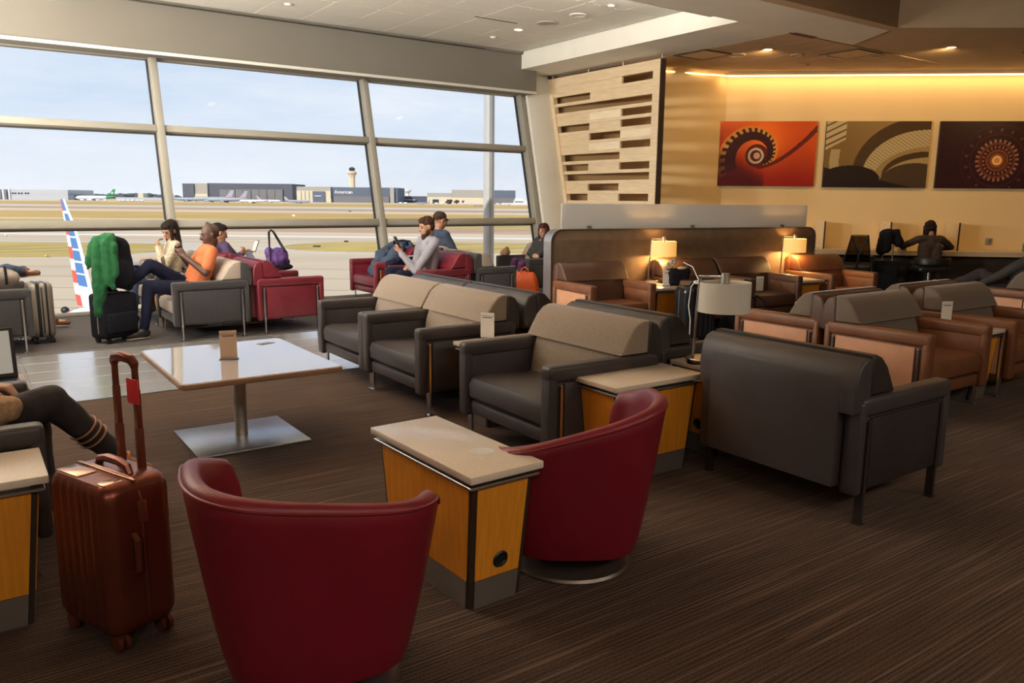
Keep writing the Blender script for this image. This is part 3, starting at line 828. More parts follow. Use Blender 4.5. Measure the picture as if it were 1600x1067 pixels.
# taxiway guidance boxes and lamps in the grass
sign_black = mat('sign_black', (0.03, 0.03, 0.03), 0.6); yellow = mat('marker_yellow', (0.75, 0.50, 0.05), 0.6)
def at_far(x, y, lift=0.05):
    v = dist(y, x); return view((x - 800) / F * v, v, GZ + lift), v
for i, (x_, y_, ww, hh, m_, lab) in enumerate([(495, 385, 11, 2.6, sign_black, 'black taxiway sign box on the golden grass island, nearest one'),
        (541, 377.5, 6, 2.6, sign_black, 'small black taxiway sign near the middle mullion'),
        (73, 400, 3.4, 3.2, yellow, 'yellow marker lamp on the grass island left of the tail fin'),
        (13, 368, 2.4, 3.0, plastic_white, 'white marker lamp at the far left by the taxiway'),
        (461, 338, 4.0, 3.0, plastic_white, 'white box on the grass beyond the rail, left of the middle mullion'),
        (548, 330.5, 4.5, 1.4, sign_black, 'dark flat sign far out on the runway grass')]):
    p, v = at_far(x_, y_)
    s_ = v / F
    T = thing('taxiway_sign', lab, 'sign', p, -VIEW_AZ, 'taxiway signs on the airfield')
    part('panel', MB().box(-ww * s_ / 2, ww * s_ / 2, -0.2, 0.2, 0.25 * hh * s_, hh * s_, 0.02, 1), m_, T)
    part('leg', MB().cyl((-ww * s_ * .3, 0, -0.1), (-ww * s_ * .3, 0, hh * s_ * .4), 0.05, n=6).cyl((ww * s_ * .3, 0, -0.1), (ww * s_ * .3, 0, hh * s_ * .4), 0.05, n=6), plastic_grey, T)

# ------------------------------------------------------------------ far buildings
hg_shade = mat('cladding_slate_shade', (0.085, 0.095, 0.125), 0.8); hg_door = mat('cladding_grey', (0.17, 0.165, 0.175), 0.8)  # shade on the facing hangar sides put into the slate
hg_cream = mat('cladding_cream', (0.62, 0.55, 0.40), 0.8); hg_taupe = mat('cladding_taupe', (0.36, 0.335, 0.29), 0.8)
hg_blue_shade = mat('cladding_blue_shade', (0.10, 0.125, 0.175), 0.8); hg_white = mat('cladding_white', (0.62, 0.64, 0.66), 0.8)  # shade on the hangar sides turned from the sun put into the blue
hg_lgrey = mat('cladding_light_grey', (0.44, 0.46, 0.49), 0.8); glass_dark = mat('far_glass', (0.03, 0.04, 0.055), 0.2)
def zat(y, x, v): return EYE - (y - (312 + 0.01 * (x - 800))) * v / F
class Far:
    """a building stood at distance v; boxes given by bearing and top edge"""
    def __init__(s, label, v, name='hangar', cat='building', xm=400):
        s.v = v; s.T = thing(name, label, cat, view((xm - 800) / F * v, v, GZ), -VIEW_AZ, None); s.um = (xm - 800) / F * v
    def box(s, nm, x0, x1, ytop, ybot, m, d0=0.0, d1=60.0, label=None):
        u0, u1 = (x0 - 800) / F * s.v - s.um, (x1 - 800) / F * s.v - s.um
        xm = (x0 + x1) / 2
        z1 = zat(ytop, xm, s.v) - GZ; z0 = 0 if ybot is None else zat(ybot, xm, s.v) - GZ
        return part(nm, MB().box(u0, u1, d0, d1, z0, z1), m, s.T, smooth=False, label=label)
b = Far('long pale grey hangar at the far left with a row of small dark windows', 1300, xm=60)
b.box('hall', 27.5, 115, 296.5, None, hg_lgrey, 0, 80)
b.box('wing', -40, 27.5, 296.2, None, hg_blue_shade, 6, 70)
for x0 in (-14, 0, 7.5, 15.5, 25.0): b.box('pillar', x0 - 1.2, x0 + 1.4, 296, None, hg_white, -1, 8)
for x0 in (29, 33.2, 38.5, 43, 49, 53): b.box('window', x0, x0 + 2.6, 301, 303.2, glass_dark, -0.6, 1)
b.box('low_annex', 116, 124, 305, None, hg_blue_shade, 0, 40)
b = Far('large hangar, front toned slate for shade, with grey sliding doors behind the parked jets', 1450, xm=380)
b.box('hall', 330.5, 460.5, 287.5, None, hg_shade, 0, 90)
b.box('side_hall', 294, 311, 287.5, None, hg_shade, -6, 90)
b.box('cream_wall', 310.5, 331, 287.3, None, hg_taupe, -3, 60)
b.box('cream_base', 310.5, 331, 303, None, hg_cream, -4, 2)
for k in range(8): b.box('hangar_door', 349 + k * 12.2, 360.4 + k * 12.2, 296.4, None, hg_door, -2 - (k % 2), 2)
b = Far('cream hangar, one side toned slate for shade, with the airline lettering', 1400, xm=540)
b.box('front', 468, 520, 292.3, None, hg_taupe, -4, 80)
b.box('front_base', 468, 520, 298.5, None, hg_cream, -5, 2)
b.box('hangar_door', 493, 511.2, 299.2, None, hg_blue_shade, -8, 0)
for x0 in (474.5, 480.5, 486.6): b.box('door_seam', x0, x0 + 0.8, 299.2, None, hg_taupe, -6, 0)
b.box('stripe', 496, 506, 305.6, 306.8, hg_white, -8.6, -7)
b.box('hall', 520, 622, 293.4, None, hg_blue_shade, 0, 90)
b.box('hangar_door', 524, 609, 306.8, None, hg_door, -2, 2)
b.box('cream_pillar', 611, 617, 293.8, None, hg_taupe, -4, 3)
b.box('cream_pillar', 513, 520.5, 310, None, hg_cream, -5.5, 2)
# lettering on the slate front
fc = bpy.data.curves.new('lettering', 'FONT'); fc.body = 'American'; fc.size = 8.2; fc.extrude = 0.25
fc.materials.append(mat('letter_white', (0.85, 0.86, 0.88), 0.7))
to_ = bpy.data.objects.new('tmp_text', fc); COL.objects.link(to_)
tme = bpy.data.meshes.new_from_object(to_.evaluated_get(bpy.context.evaluated_depsgraph_get())); bpy.data.objects.remove(to_)
lt_ = link('lettering', tme, b.T)
lt_.location = ((525 - 800) / F * b.v - b.um, -0.4, zat(302.6, 535, b.v) - GZ); lt_.rotation_euler = (PI / 2, 0, 0)
em = MB().prism([(0, 0), (2.6, 1.2), (3.6, 3.0), (1.4, 2.2)], -0.2, 0.2, 'y').prism([(1.6, -0.4), (4.0, 0.9), (4.6, 2.2), (3.0, 1.4)], -0.2, 0.2, 'y')
part('emblem', em, MATS['letter_white'], b.T, smooth=False, loc=((546.5 - 800) / F * b.v - b.um, -0.4, zat(302.2, 546, b.v) - GZ))
b = Far('low dark terminal sheds right of the lettered hangar', 1500, name='shed', xm=645)
b.box('hall', 622, 671, 306.6, None, hg_shade, 0, 60); b.box('canopy', 627, 650, 311.5, 313, hg_lgrey, -12, -2); b.box('wall', 626, 652, 315, None, hg_cream, -3, 0)
b = Far('cream hangar, one side toned blue for shade, right of the outdoor pole', 1350, xm=735)
b.box('low_hall', 667.5, 705.5, 301.8, None, hg_taupe, 0, 60); b.box('base', 667.5, 705.5, 308, None, hg_cream, -2, 1)
b.box('hall', 705, 761.5, 297.2, None, hg_taupe, 0, 70); b.box('base', 705, 761.5, 309, None, hg_cream, -2, 1)
b.box('shaded_hall', 761, 803, 297.8, None, hg_blue_shade, -1, 70); b.box('shaded_base', 761, 803, 309.5, None, hg_door, -2, 1)
b.box('doorway', 676, 685, 311.5, None, glass_dark, -3, 0)
b = Far('low white apron building at the right end of the view', 1250, name='office_building', xm=805)
b.box('hall', 800, 822, 313.2, None, hg_white, 0, 30); b.box('upper_floor', 802, 815, 310, 313.2, hg_white, 3, 20); b.box('wall', 783, 800, 317, None, hg_white, 2, 30)
b.box('window', 802, 815, 314.6, 315.6, glass_dark, -0.5, 0.5)
b = Far('long low pale buildings behind the green-tailed jet', 1700, name='shed', xm=235)
b.box('hall', 188, 265, 308.4, None, hg_lgrey, 0, 40); b.box('tower_block', 221, 229, 302.0, None, hg_cream, 5, 25)
# control tower
v = 1900.0
T = thing('control_tower', 'tall cream airport control tower with a dark glazed cab', 'tower', view((552.8 - 800) / F * v, v, GZ), 0)
s_ = v / F; zt0 = zat(263, 552, v) - GZ
tw_cream = mat('tower_cream', (0.66, 0.56, 0.40), 0.8)
zz = lambda y: zat(y, 552, v) - GZ
part('shaft', MB().lathe([(5.0 * s_, 0), (4.7 * s_, zz(283)), (5.0 * s_, zz(278)), (6.6 * s_, zz(273.5))], 8), tw_cream, T, smooth=False)
part('gallery', MB().lathe([(6.8 * s_, zz(273.6)), (7.1 * s_, zz(272)), (7.1 * s_, zz(270.2)), (5.6 * s_, zz(269))], 16), tw_cream, T)
part('cab', MB().lathe([(4.0 * s_, zz(269)), (4.9 * s_, zz(264.9)), (4.2 * s_, zz(264.4)), (2.4 * s_, zz(263.2))], 12), glass_dark, T, smooth=False)
part('gallery_band', MB().lathe([(7.0 * s_, zz(273.4)), (7.18 * s_, zz(272.4)), (7.0 * s_, zz(271.8))], 16), hg_taupe, T)
part('mast', MB().cyl((0, 0, zz(263.5)), (0, 0, zz(261.5)), 0.4 * s_, n=6), hg_taupe, T)
v = 2000.0
T = thing('water_tower', 'white bulbous water tower on the skyline', 'tower', view((637.5 - 800) / F * v, v, GZ), 0); s_ = v / F
zz = lambda y: zat(y, 637, v) - GZ
part('stem', MB().lathe([(3.6 * s_, 0), (2.6 * s_, zz(306)), (2.4 * s_, zz(302.5)), (4.2 * s_, zz(300.5))], 14), hg_white, T)
part('tank', MB().lathe([(4.2 * s_, zz(300.5)), (5.5 * s_, zz(299)), (5.5 * s_, zz(297.2)), (3.6 * s_, zz(296.2))], 16), hg_white, T)
# tree line and dark bushes
foliage = mat('far_foliage', (0.075, 0.10, 0.12), 0.95, var=0.3, vscale=0.02)
m = MB(); rnd = random.Random(3)
for k in range(150):
    xx = 85 + k * 1.35; v = 2350 + rnd.uniform(-120, 120)
    p = view((xx - 800) / F * v, v, GZ)
    hh = rnd.uniform(8.5, 13) * (1.25 if 195 < xx < 250 else 1) * (0.85 if xx > 262 else 1)
    m.ball((p.x, p.y, GZ + hh * 0.45), (rnd.uniform(7, 15), rnd.uniform(7, 15), hh * 0.62), n=5)
props(link('treeline', m.mesh('treeline', foliage), kind='stuff'), 'dark distant line of trees along the horizon on the left', 'trees')
bush_m = mat('bush_brown', (0.10, 0.065, 0.05), 0.95, var=0.3, vscale=0.1)
for x_, r_, lab in ((701, 5.4, 'dark bushy tree in front of the cream hangar'), (713, 4.0, 'smaller round dark tree beside the bushy one'), (722.5, 1.6, 'tiny conical tree by the pole')):
    v = 1280.0; p = view((x_ - 800) / F * v, v, GZ); s_ = v / F
    T = thing('tree', lab, 'tree', p, 0, 'trees before the cream hangar')
    q = MB(); rnd = random.Random(int(x_))
    for k in range(14): q.ball((rnd.uniform(-r_, r_) * s_ * .75, rnd.uniform(-3, 3), rnd.uniform(2.5, 7) * s_ * .8), rnd.uniform(1.3, 2.2) * s_ * min(1, r_ / 4), n=5)
    part('crown', q, bush_m, T); part('trunk', MB().cyl((0, 0, 0), (0, 0, 3 * s_), 0.5 * s_, n=6), bush_m, T)

# ------------------------------------------------------------------ far jets
jet_white = mat('jet_white', (0.62, 0.64, 0.67), 0.5); jet_silver = mat('jet_silver', (0.30, 0.33, 0.38), 0.5)
fin_green = mat('fin_green', (0.02, 0.22, 0.075), 0.5)
def stripes_mat():
    m = bpy.data.materials.new('fin_stripes'); m.use_nodes = True
    n = m.node_tree.nodes; L = m.node_tree.links; bb = n['Principled BSDF']; bb.inputs['Roughness'].default_value = 0.5
    t = n.new('ShaderNodeTexCoord'); sp = n.new('ShaderNodeSeparateXYZ'); L.new(t.outputs['Generated'], sp.inputs[0])
    mu_ = n.new('ShaderNodeMath'); mu_.operation = 'MULTIPLY'; mu_.inputs[1].default_value = 5.5; L.new(sp.outputs['Z'], mu_.inputs[0])
    fr = n.new('ShaderNodeMath'); fr.operation = 'FRACT'; L.new(mu_.outputs[0], fr.inputs[0])
    gt = n.new('ShaderNodeMath'); gt.operation = 'GREATER_THAN'; gt.inputs[1].default_value = 0.62; L.new(fr.outputs[0], gt.inputs[0])
    lo = n.new('ShaderNodeMath'); lo.operation = 'LESS_THAN'; lo.inputs[1].default_value = 0.22; L.new(sp.outputs['Z'], lo.inputs[0])
    mA = n.new('ShaderNodeMixRGB'); mA.inputs[1].default_value = (0.07, 0.10, 0.24, 1); mA.inputs[2].default_value = (0.45, 0.05, 0.06, 1); L.new(lo.outputs[0], mA.inputs[0])
    mB = n.new('ShaderNodeMixRGB'); mB.inputs[2].default_value = (0.8, 0.8, 0.82, 1); L.new(gt.outputs[0], mB.inputs[0]); L.new(mA.outputs[0], mB.inputs[1])
    L.new(mB.outputs[0], bb.inputs['Base Color']); return m
fin_stripe = stripes_mat()
def jet(label, x0, x1, ybase, ytop_fin, v, body=jet_silver, fin=fin_stripe, third=False, emblem=None):
    """airliner seen from the side; nose at bearing x0, tail at x1 (x0 may be the larger)"""
    u0, u1 = (x0 - 800) / F * v, (x1 - 800) / F * v
    Lg = abs(u1 - u0); s = 1 if u1 > u0 else -1
    xm = (x0 + x1) / 2
    zb = max(0, zat(ybase, xm, v) - GZ)
    T = thing('airliner', label, 'airplane', view(u0, v, GZ), -VIEW_AZ, 'jets parked across the airfield')
    rr_ = Lg * 0.048; zc = rr_ * 1.75
    prof = [(0, .05), (.02, .45), (.06, .85), (.12, 1), (.68, 1), (.82, .8), (.94, .4), (1.0, .12)]
    rings = [[(s * Lg * t, rr_ * q * math.cos(a), zc + rr_ * q * math.sin(a) + (rr_ * .55 * max(0, t - .66) / .34)) for a in [2 * PI * i / 12 for i in range(12)]] for t, q in prof]
    part('fuselage', MB().loft(rings), body, T)
    hz = zat(ytop_fin, x1, v) - GZ
    fz = zc + rr_ * 0.9
    part('tail_fin', MB().prism([(s * Lg * .80, fz), (s * Lg * .955, fz), (s * Lg * 1.01, hz), (s * Lg * .95, hz)], -0.3, 0.3, 'y'), fin, T, smooth=False)
    for sd_ in (1, -1):
        part('wing', MB().prism([(s * Lg * .36, sd_ * rr_ * .7), (s * Lg * .55, sd_ * rr_ * .7), (s * Lg * .66, sd_ * Lg * .42), (s * Lg * .62, sd_ * Lg * .42)], zc - rr_ * .55, zc - rr_ * .40, 'z'), body, T, smooth=False)
        part('stabilizer', MB().prism([(s * Lg * .87, sd_ * rr_ * .3), (s * Lg * .96, sd_ * rr_ * .3), (s * Lg * 1.0, sd_ * Lg * .15), (s * Lg * .97, sd_ * Lg * .15)], zc + rr_ * .45, zc + rr_ * .55, 'z'), body, T, smooth=False)
        part('engine', MB().cyl((s * Lg * .37, sd_ * Lg * .15, zc - rr_ * .95), (s * Lg * .47, sd_ * Lg * .15, zc - rr_ * .95), rr_ * .5, rr_ * .38, n=10), body, T)
        part('landing_gear', MB().cyl((s * Lg * .5, sd_ * rr_ * .8, 0), (s * Lg * .5, sd_ * rr_ * .8, zc - rr_ * .6), rr_ * .18, n=6), plastic_black, T)
    part('nose_gear', MB().cyl((s * Lg * .1, 0, 0), (s * Lg * .1, 0, zc - rr_ * .6), rr_ * .15, n=6), plastic_black, T)
    if third: part('engine', MB().cyl((s * Lg * .82, 0, fz + rr_ * .9), (s * Lg * .98, 0, fz + rr_ * .9), rr_ * .6, rr_ * .5, n=10), fin, T)
    if third: part('tail_cone', MB().loft([[(s * Lg * t, rr_ * q * 1.03 * math.cos(a), zc + rr_ * q * 1.03 * math.sin(a) + (rr_ * .55 * max(0, t - .66) / .34)) for a in [2 * PI * i / 12 for i in range(12)]] for t, q in ((.78, .86), (.82, .8), (.94, .4), (1.0, .12))]), fin, T)
    if emblem: part('emblem', MB().cyl((s * Lg * .93, -0.9, fz + (hz - fz) * .45), (s * Lg * .93, 0.9, fz + (hz - fz) * .45), rr_ * .55, n=14), jet_white, T)
    return T
jet('white jet with a green tail parked at the far left', 126, 188, 312, 296, 1150, jet_white, fin_green, True, True)
jet('jet with striped tail behind the left mullion, nose hidden right', 320, 270, 313.4, 296.5, 1200)
jet('jet facing left, first of the two big ones before the slate hangar', 305, 370, 315, 297, 1120)
jet('jet facing left, second of the two big ones before the slate hangar', 329, 391, 316, 298.5, 1050)
jet('small jet with nose right in front of the grey hangar doors', 442, 405, 316, 306, 1150, jet_white)
jet('small jet with nose right before the cream hangar doors', 488, 447, 317.5, 307, 1080)
jet('small jet taxiing right of the outdoor pole', 738, 762, 322, 317.5, 900)
jet('small grey jet left of the cream hangar', 650, 672, 318, 311, 1150)
jet('white jet body parked under the small jets', 378, 424, 316.8, 312.5, 1000, jet_white, jet_white)
van_m = mat('van_white', (0.7, 0.7, 0.7), 0.5)
rnd = random.Random(11)
gv = MB().box(-2.6, 2.6, -1, 1, 0.5, 2.6, 0.3, 1).mesh('body', van_m); gw = MB().box(-2.0, -1.2, -1.05, 1.05, 0, 0.8).box(1.2, 2.0, -1.05, 1.05, 0, 0.8).mesh('wheels', plastic_black)
ORD = ['first', 'second', 'third', 'fourth', 'fifth', 'sixth', 'seventh', 'eighth']
for where, xs in (('below the green tail', (136, 148, 160, 172)), ('between the green tail and the left mullion', (193, 200, 207, 214, 221, 228)), ('just right of the lettered hangar', (627, 634)), ('left of the outdoor pole', (682, 690, 725)), ('right of the outdoor pole', (768, 776, 784, 792))):
    for k, x_ in enumerate(xs):
        v = 1120.0
        T = thing('service_vehicle', '%s white vehicle from the left, %s' % (ORD[k], where), 'vehicle', view((x_ + rnd.uniform(-.6, .6) - 800) / F * v, v, GZ + 0.3), rnd.uniform(-.4, .4) - VIEW_AZ, 'service vehicles in the far row')
        link('body', gv, T); link('wheels', gw, T)

# ------------------------------------------------------------------ outdoor pole close to the facade
galv = mat('galvanised', (0.55, 0.56, 0.56), 0.5, 0.3, var=0.10, vscale=10, stretch=(30, 30, 0.6))
T = thing('steel_pole', 'tall pale galvanised pole outside the right-hand window', 'pole', (8.65, 13.2, GZ))
pl = MB(); n = 24
pl.loft([[((0.106 - 0.004 * (i % 2)) * math.cos(2 * PI * i / n), (0.106 - 0.004 * (i % 2)) * math.sin(2 * PI * i / n), z) for i in range(n)] for z in (0, 14)])
part('shaft', pl, galv, T, angle=20); part('base_plate', MB().box(-0.25, 0.25, -0.25, 0.25, 0, 0.05), galv, T)
# ------------------------------------------------------------------ regional jet tail by the gate
pw = mat('tail_white', (0.80, 0.81, 0.83), 0.3); pb = mat('tail_blue', (0.035, 0.18, 0.48), 0.35); pr_ = mat('tail_red', (0.62, 0.07, 0.045), 0.35)
root = view((146 - 800) / F * 38, 38, 0); cdv = view(-0.75, 0.66, 0).normalized()
T = thing('regional_jet', 'parked jet whose red, white and blue striped tail fin rises outside the glass', 'airplane', (root.x, root.y, 0), math.atan2(cdv.y, cdv.x))
rows = [(1.19, 2.98, 3.58), (0.59, 2.54, 3.42), (-0.16, 1.85, 3.22), (-1.13, 1.33, 3.04), (-2.3, 0.83, 2.88), (-3.0, 0.53, 2.77), (-3.5, 0.36, 2.68), (-4.1, 0.10, 2.52)]
def le_te(z):
    for (za, la, ta), (zb_, lb_, tb_) in zip(rows, rows[1:]):
        if zb_ <= z <= za:
            f = (za - z) / (za - zb_); return la + (lb_ - la) * f, ta + (tb_ - ta) * f
    return rows[-1][1:]
blue_z = [(0.62, 1.19), (-0.06, 0.48), (-0.62, -0.16), (-1.22, -0.70), (-1.82, -1.32), (-2.42, -1.92), (-3.06, -2.5)]
red_z = [(0.60, 1.19), (-0.58, -0.16), (-1.76, -1.16), (-2.96, -2.34)]
cuts = sorted({a for p_ in blue_z + red_z for a in p_} | {1.19, -3.3, -3.55, -4.1})
fm = MB()
for z0, z1 in zip(cuts, cuts[1:]):
    zm = (z0 + z1) / 2
    isb = any(a < zm < b_ for a, b_ in blue_z); isr = any(a < zm < b_ for a, b_ in red_z)
    for f0, f1, mi in ((0.0, 0.14, 0), (0.14, 0.66, 1 if isb else 0), (0.66, 1.0, 2 if isr or zm < -3.55 else 0)):
        q = []
        for z in (z0, z1):
            l_, t_ = le_te(z); c_ = t_ - l_
            def th(f): return 0.10 * math.sqrt(max(0.0, f)) * (1 - f) * 1.6 + 0.012
            q.append([(l_ + c_ * f0, -th(f0), z), (l_ + c_ * f1, -th(f1), z), (l_ + c_ * f1, th(f1), z), (l_ + c_ * f0, th(f0), z)])
        fm.loft(q, mi)
part('tail_fin', fm, [pw, pb, pr_], T, smooth=False)
rings = []; mi_prof = [(4.6, .06), (4.2, .28), (3.4, .62), (2.2, .9), (0.8, 1.05), (-2, 1.1), (-12, 1.1), (-15, .9), (-17.2, .3), (-17.6, .05)]
fr_ = [[(t, q * math.cos(a), -5.12 + q * math.sin(a)) for a in [2 * PI * i / 20 for i in range(20)]] for t, q in mi_prof]
part('fuselage', MB().loft(fr_), pw, T)
part('tail_swoosh', MB().loft([[(t, q * 1.012 * math.cos(a), -5.12 + q * 1.012 * math.sin(a)) for a in [PI * i / 18 for i in range(19)]] for t, q in ((3.9, .4), (3.4, .62), (2.9, .75), (2.4, .86))], caps=False, closed=False), pr_, T)
part('antenna', MB().ball((4.3, 0, -4.55), (0.28, 0.2, 0.2), 8), plastic_black, T)
for sd_ in (1, -1):
    part('engine', MB().cyl((1.2, sd_ * 1.75, -4.9), (-1.4, sd_ * 1.75, -4.9), 0.42, 0.5, n=16), pw, T)
    part('wing', MB().prism([(-8, sd_ * .8), (-4.8, sd_ * .8), (-3.6, sd_ * 9), (-4.8, sd_ * 9)], -5.75, -5.6, 'z'), pw, T, smooth=False)
    part('landing_gear', MB().cyl((-5.5, sd_ * 1.0, -6.6), (-5.5, sd_ * 1.0, -5.6), 0.14, n=8), plastic_black, T)

# ================================================================== SLATTED SCREEN
maple = mat('maple_veneer', (0.78, 0.62, 0.42), 0.5, var=0.10, vscale=4, stretch=(10, 1.0, 12))
maple2 = mat('maple_pale', (0.90, 0.77, 0.57), 0.5, var=0.08, vscale=4, stretch=(10, 1.0, 12))
T = thing('slatted_screen', 'tall pale maple screen of staggered slats hung beside the window pillar', 'screen', (8.45, 0, 0))
y_r = 8.40
def y_l(z): return 10.35 + K * z - 0.02 - 0.10      # leans with the window
zt_, zb_ = 3.375, 0.10
def lean_prism(ya, yb, z0, z1, x0, x1):
    """bar between y=ya and the raking edge yb(z) or a fixed y"""
    fa = ya if callable(ya) else (lambda z: ya); fb = yb if callable(yb) else (lambda z: yb)
    return MB().prism([(fa(z0), z0), (fb(z0), z0), (fb(z1), z1), (fa(z1), z1)], x0, x1, 'x')
part('frame_post', lean_prism(y_r, y_r + 0.15, zb_, zt_, -0.035, 0.035), maple, T, smooth=False)
part('edge_cap', lean_prism(y_r - 0.012, y_r, zb_, zt_, -0.045, 0.06), mat('cap_bronze', (0.13, 0.09, 0.07), 0.5, 0.5), T, smooth=False)
part('frame_post', lean_prism(lambda z: y_l(z) - 0.13, y_l, zb_, zt_, -0.05, 0.035), maple, T, smooth=False)
part('frame_rail', lean_prism(y_r + 0.15, lambda z: y_l(z) - 0.13, 3.225, zt_, -0.035, 0.035), maple, T, smooth=False)
part('frame_rail', lean_prism(y_r + 0.15, lambda z: y_l(z) - 0.13, zb_, 0.22, -0.035, 0.035), maple, T, smooth=False)
pattern = ['110', '011', '000', '110', '010', '101', '110', '001', '010', '000', '101', '010', '010', '011', '010', '100', '011', '001', '110']
pitch_ = 0.158
yR = y_r + 0.15
for i, row in enumerate(pattern):
    z1 = 3.225 - pitch_ * i; z0 = z1 - 0.108
    part('slat', lean_prism(yR, lambda z: y_l(z) - 0.13, z0 - 0.05, z0, -0.03, 0.03), maple, T, smooth=False)
    cols = [(9.95, lambda z: y_l(z) - 0.13), (9.22, 9.95), (yR, 9.22)]
    for c_, ch in enumerate(row):
        if ch == '1':
            ya, yb = cols[c_]
            part('panel', lean_prism(ya, yb, z0, z1, -0.018, 0.018), maple2 if i in (3, 5, 6) and c_ else maple, T, smooth=False)
for yy in (8.41, 9.22, 10.02, 10.95):
    part('hanger_rod', MB().cyl((0, yy, zt_ - 0.02), (0, yy, 3.45), 0.012, n=10), steel, T)
part('foot', MB().box(-0.06, 0.06, y_r, y_r + 0.15, 0, 0.1), steel, T); part('foot', MB().box(-0.06, 0.06, 10.0, 10.2, 0, 0.1), steel, T)

# ================================================================== PADDED PARTITION
PM = Matrix(((pd.x, -pd.y, 0, P0.x), (pd.y, pd.x, 0, P0.y), (0, 0, 1, 0), (0, 0, 0, 1)))
T = thing('partition', 'long brown padded partition with rounded steel end and frosted glass on top', 'partition', (P0.x, P0.y, 0), PA)
pad_brown = mat('pad_brown', (0.20, 0.135, 0.085), 0.7, var=0.12, vscale=12, bump=0.12, bscale=200)
Lp = 3.83; hp = 1.085; rc = 0.13
def pout(r_, o=0.0, n=8):
    pts = [(o, 0), (o, hp - r_)]
    for k in range(n + 1): t = PI - PI / 2 * k / n; pts.append((r_ + r_ * math.cos(t) + (0 if k else 0) + (o if k == 0 else 0) * 0, hp - r_ + (r_ - o) * math.sin(t)))
    for k in range(n + 1): t = PI / 2 - PI / 2 * k / n; pts.append((Lp - r_ + (r_ - o) * math.cos(t), hp - r_ + (r_ - o) * math.sin(t)))
    pts += [(Lp - o, 0)]
    return pts
part('pad', MB().prism(pout(rc, 0.006), -0.062, 0.062, 'y', 0.01), pad_brown, T)
# steel band bent over both rounded ends and the top
outer = pout(rc, 0.0); band = MB()
ob = [(p_[0], p_[1]) for p_ in outer]
vs, fs = [], []
for (a_, b_) in ob:
    vs += [(a_, -0.075, b_), (a_, 0.075, b_)]
cx_, cz_ = Lp / 2, 0.45
ins = []
for (a_, b_) in ob:
    q = Vector((a_, b_)); ins.append((a_ + (0.006 if a_ < cx_ else -0.006) * (1 if b_ < hp - 0.02 else 0.3), b_ - (0.006 if b_ > 0.5 else 0)))
N_ = len(ob)
for (a_, b_) in ins: vs += [(a_, -0.075, b_), (a_, 0.075, b_)]
for i in range(N_ - 1):
    a0, a1, b0, b1 = 2 * i, 2 * i + 1, 2 * i + 2, 2 * i + 3
    fs += [(a0, a1, b1, b0), (2 * N_ + a0, 2 * N_ + b0, 2 * N_ + b1, 2 * N_ + a1), (a0, b0, 2 * N_ + b0, 2 * N_ + a0), (a1, 2 * N_ + a1, 2 * N_ + b1, b1)]
part('steel_band', MB().add(vs, fs), steel, T)
frost = glass_mat('frosted_glass', (0.98, 0.98, 0.97), haze=0.94)
part('glass_panel', MB().box(0.16, 3.72, -0.006, 0.006, hp + 0.002, hp + 0.262, 0.002, 1), frost, T)
for t_ in (0.5, 1.9, 3.3): part('glass_clamp', MB().box(t_ - 0.03, t_ + 0.03, -0.015, 0.015, hp - 0.005, hp + 0.03, 0.003), steel, T)

# ================================================================== PICTURES
def picture(name, label, u0, u1, z0, z1, fn):
    T = thing(name, label, 'picture', PW @ Vector(((u0 + u1) / 2, 0.028, (z0 + z1) / 2)), WA, 'canvas prints on the cream wall')
    wd2, hd2 = (u1 - u0) / 2, (z1 - z0) / 2
    part('canvas', MB().box(-wd2, wd2, -0.026 - 0.03, -0.0, -hd2, hd2), plastic_black, T, smooth=False, rot=(0, 0, 0), loc=(0, 0.028, 0))
    nx, ny = 200, int(200 * hd2 / wd2)
    X, Z = np.meshgrid(np.linspace(-1, 1, nx + 1), np.linspace(-1, 1, ny + 1))
    vs = np.stack([X.ravel() * wd2, np.full(X.size, 0.0), Z.ravel() * hd2], 1)
    idx = np.arange(X.size).reshape(X.shape)
    fs = np.stack([idx[:-1, :-1].ravel(), idx[:-1, 1:].ravel(), idx[1:, 1:].ravel(), idx[1:, :-1].ravel()], 1)
    me = bpy.data.meshes.new('print'); me.from_pydata(vs.tolist(), [], fs.tolist()); me.materials.append(print_mat('print_ink'))
    rgb = np.clip(fn(X, Z, wd2 / hd2), 0, 1).reshape(-1, 3)
    att = me.color_attributes.new('print', 'FLOAT_COLOR', 'POINT')
    att.data.foreach_set('color', np.concatenate([rgb, np.ones((len(rgb), 1))], 1).astype(np.float32).ravel())
    link('print', me, T, loc=(0, -0.0285, 0))
    return T
def smooth(a, b, x_): t = np.clip((x_ - a) / (b - a), 0, 1); return t * t * (3 - 2 * t)
def mixc(c0, c1, t): return np.array(c0)[None, None] * (1 - t[..., None]) + (c1 if isinstance(c1, np.ndarray) else np.array(c1)[None, None]) * t[..., None]
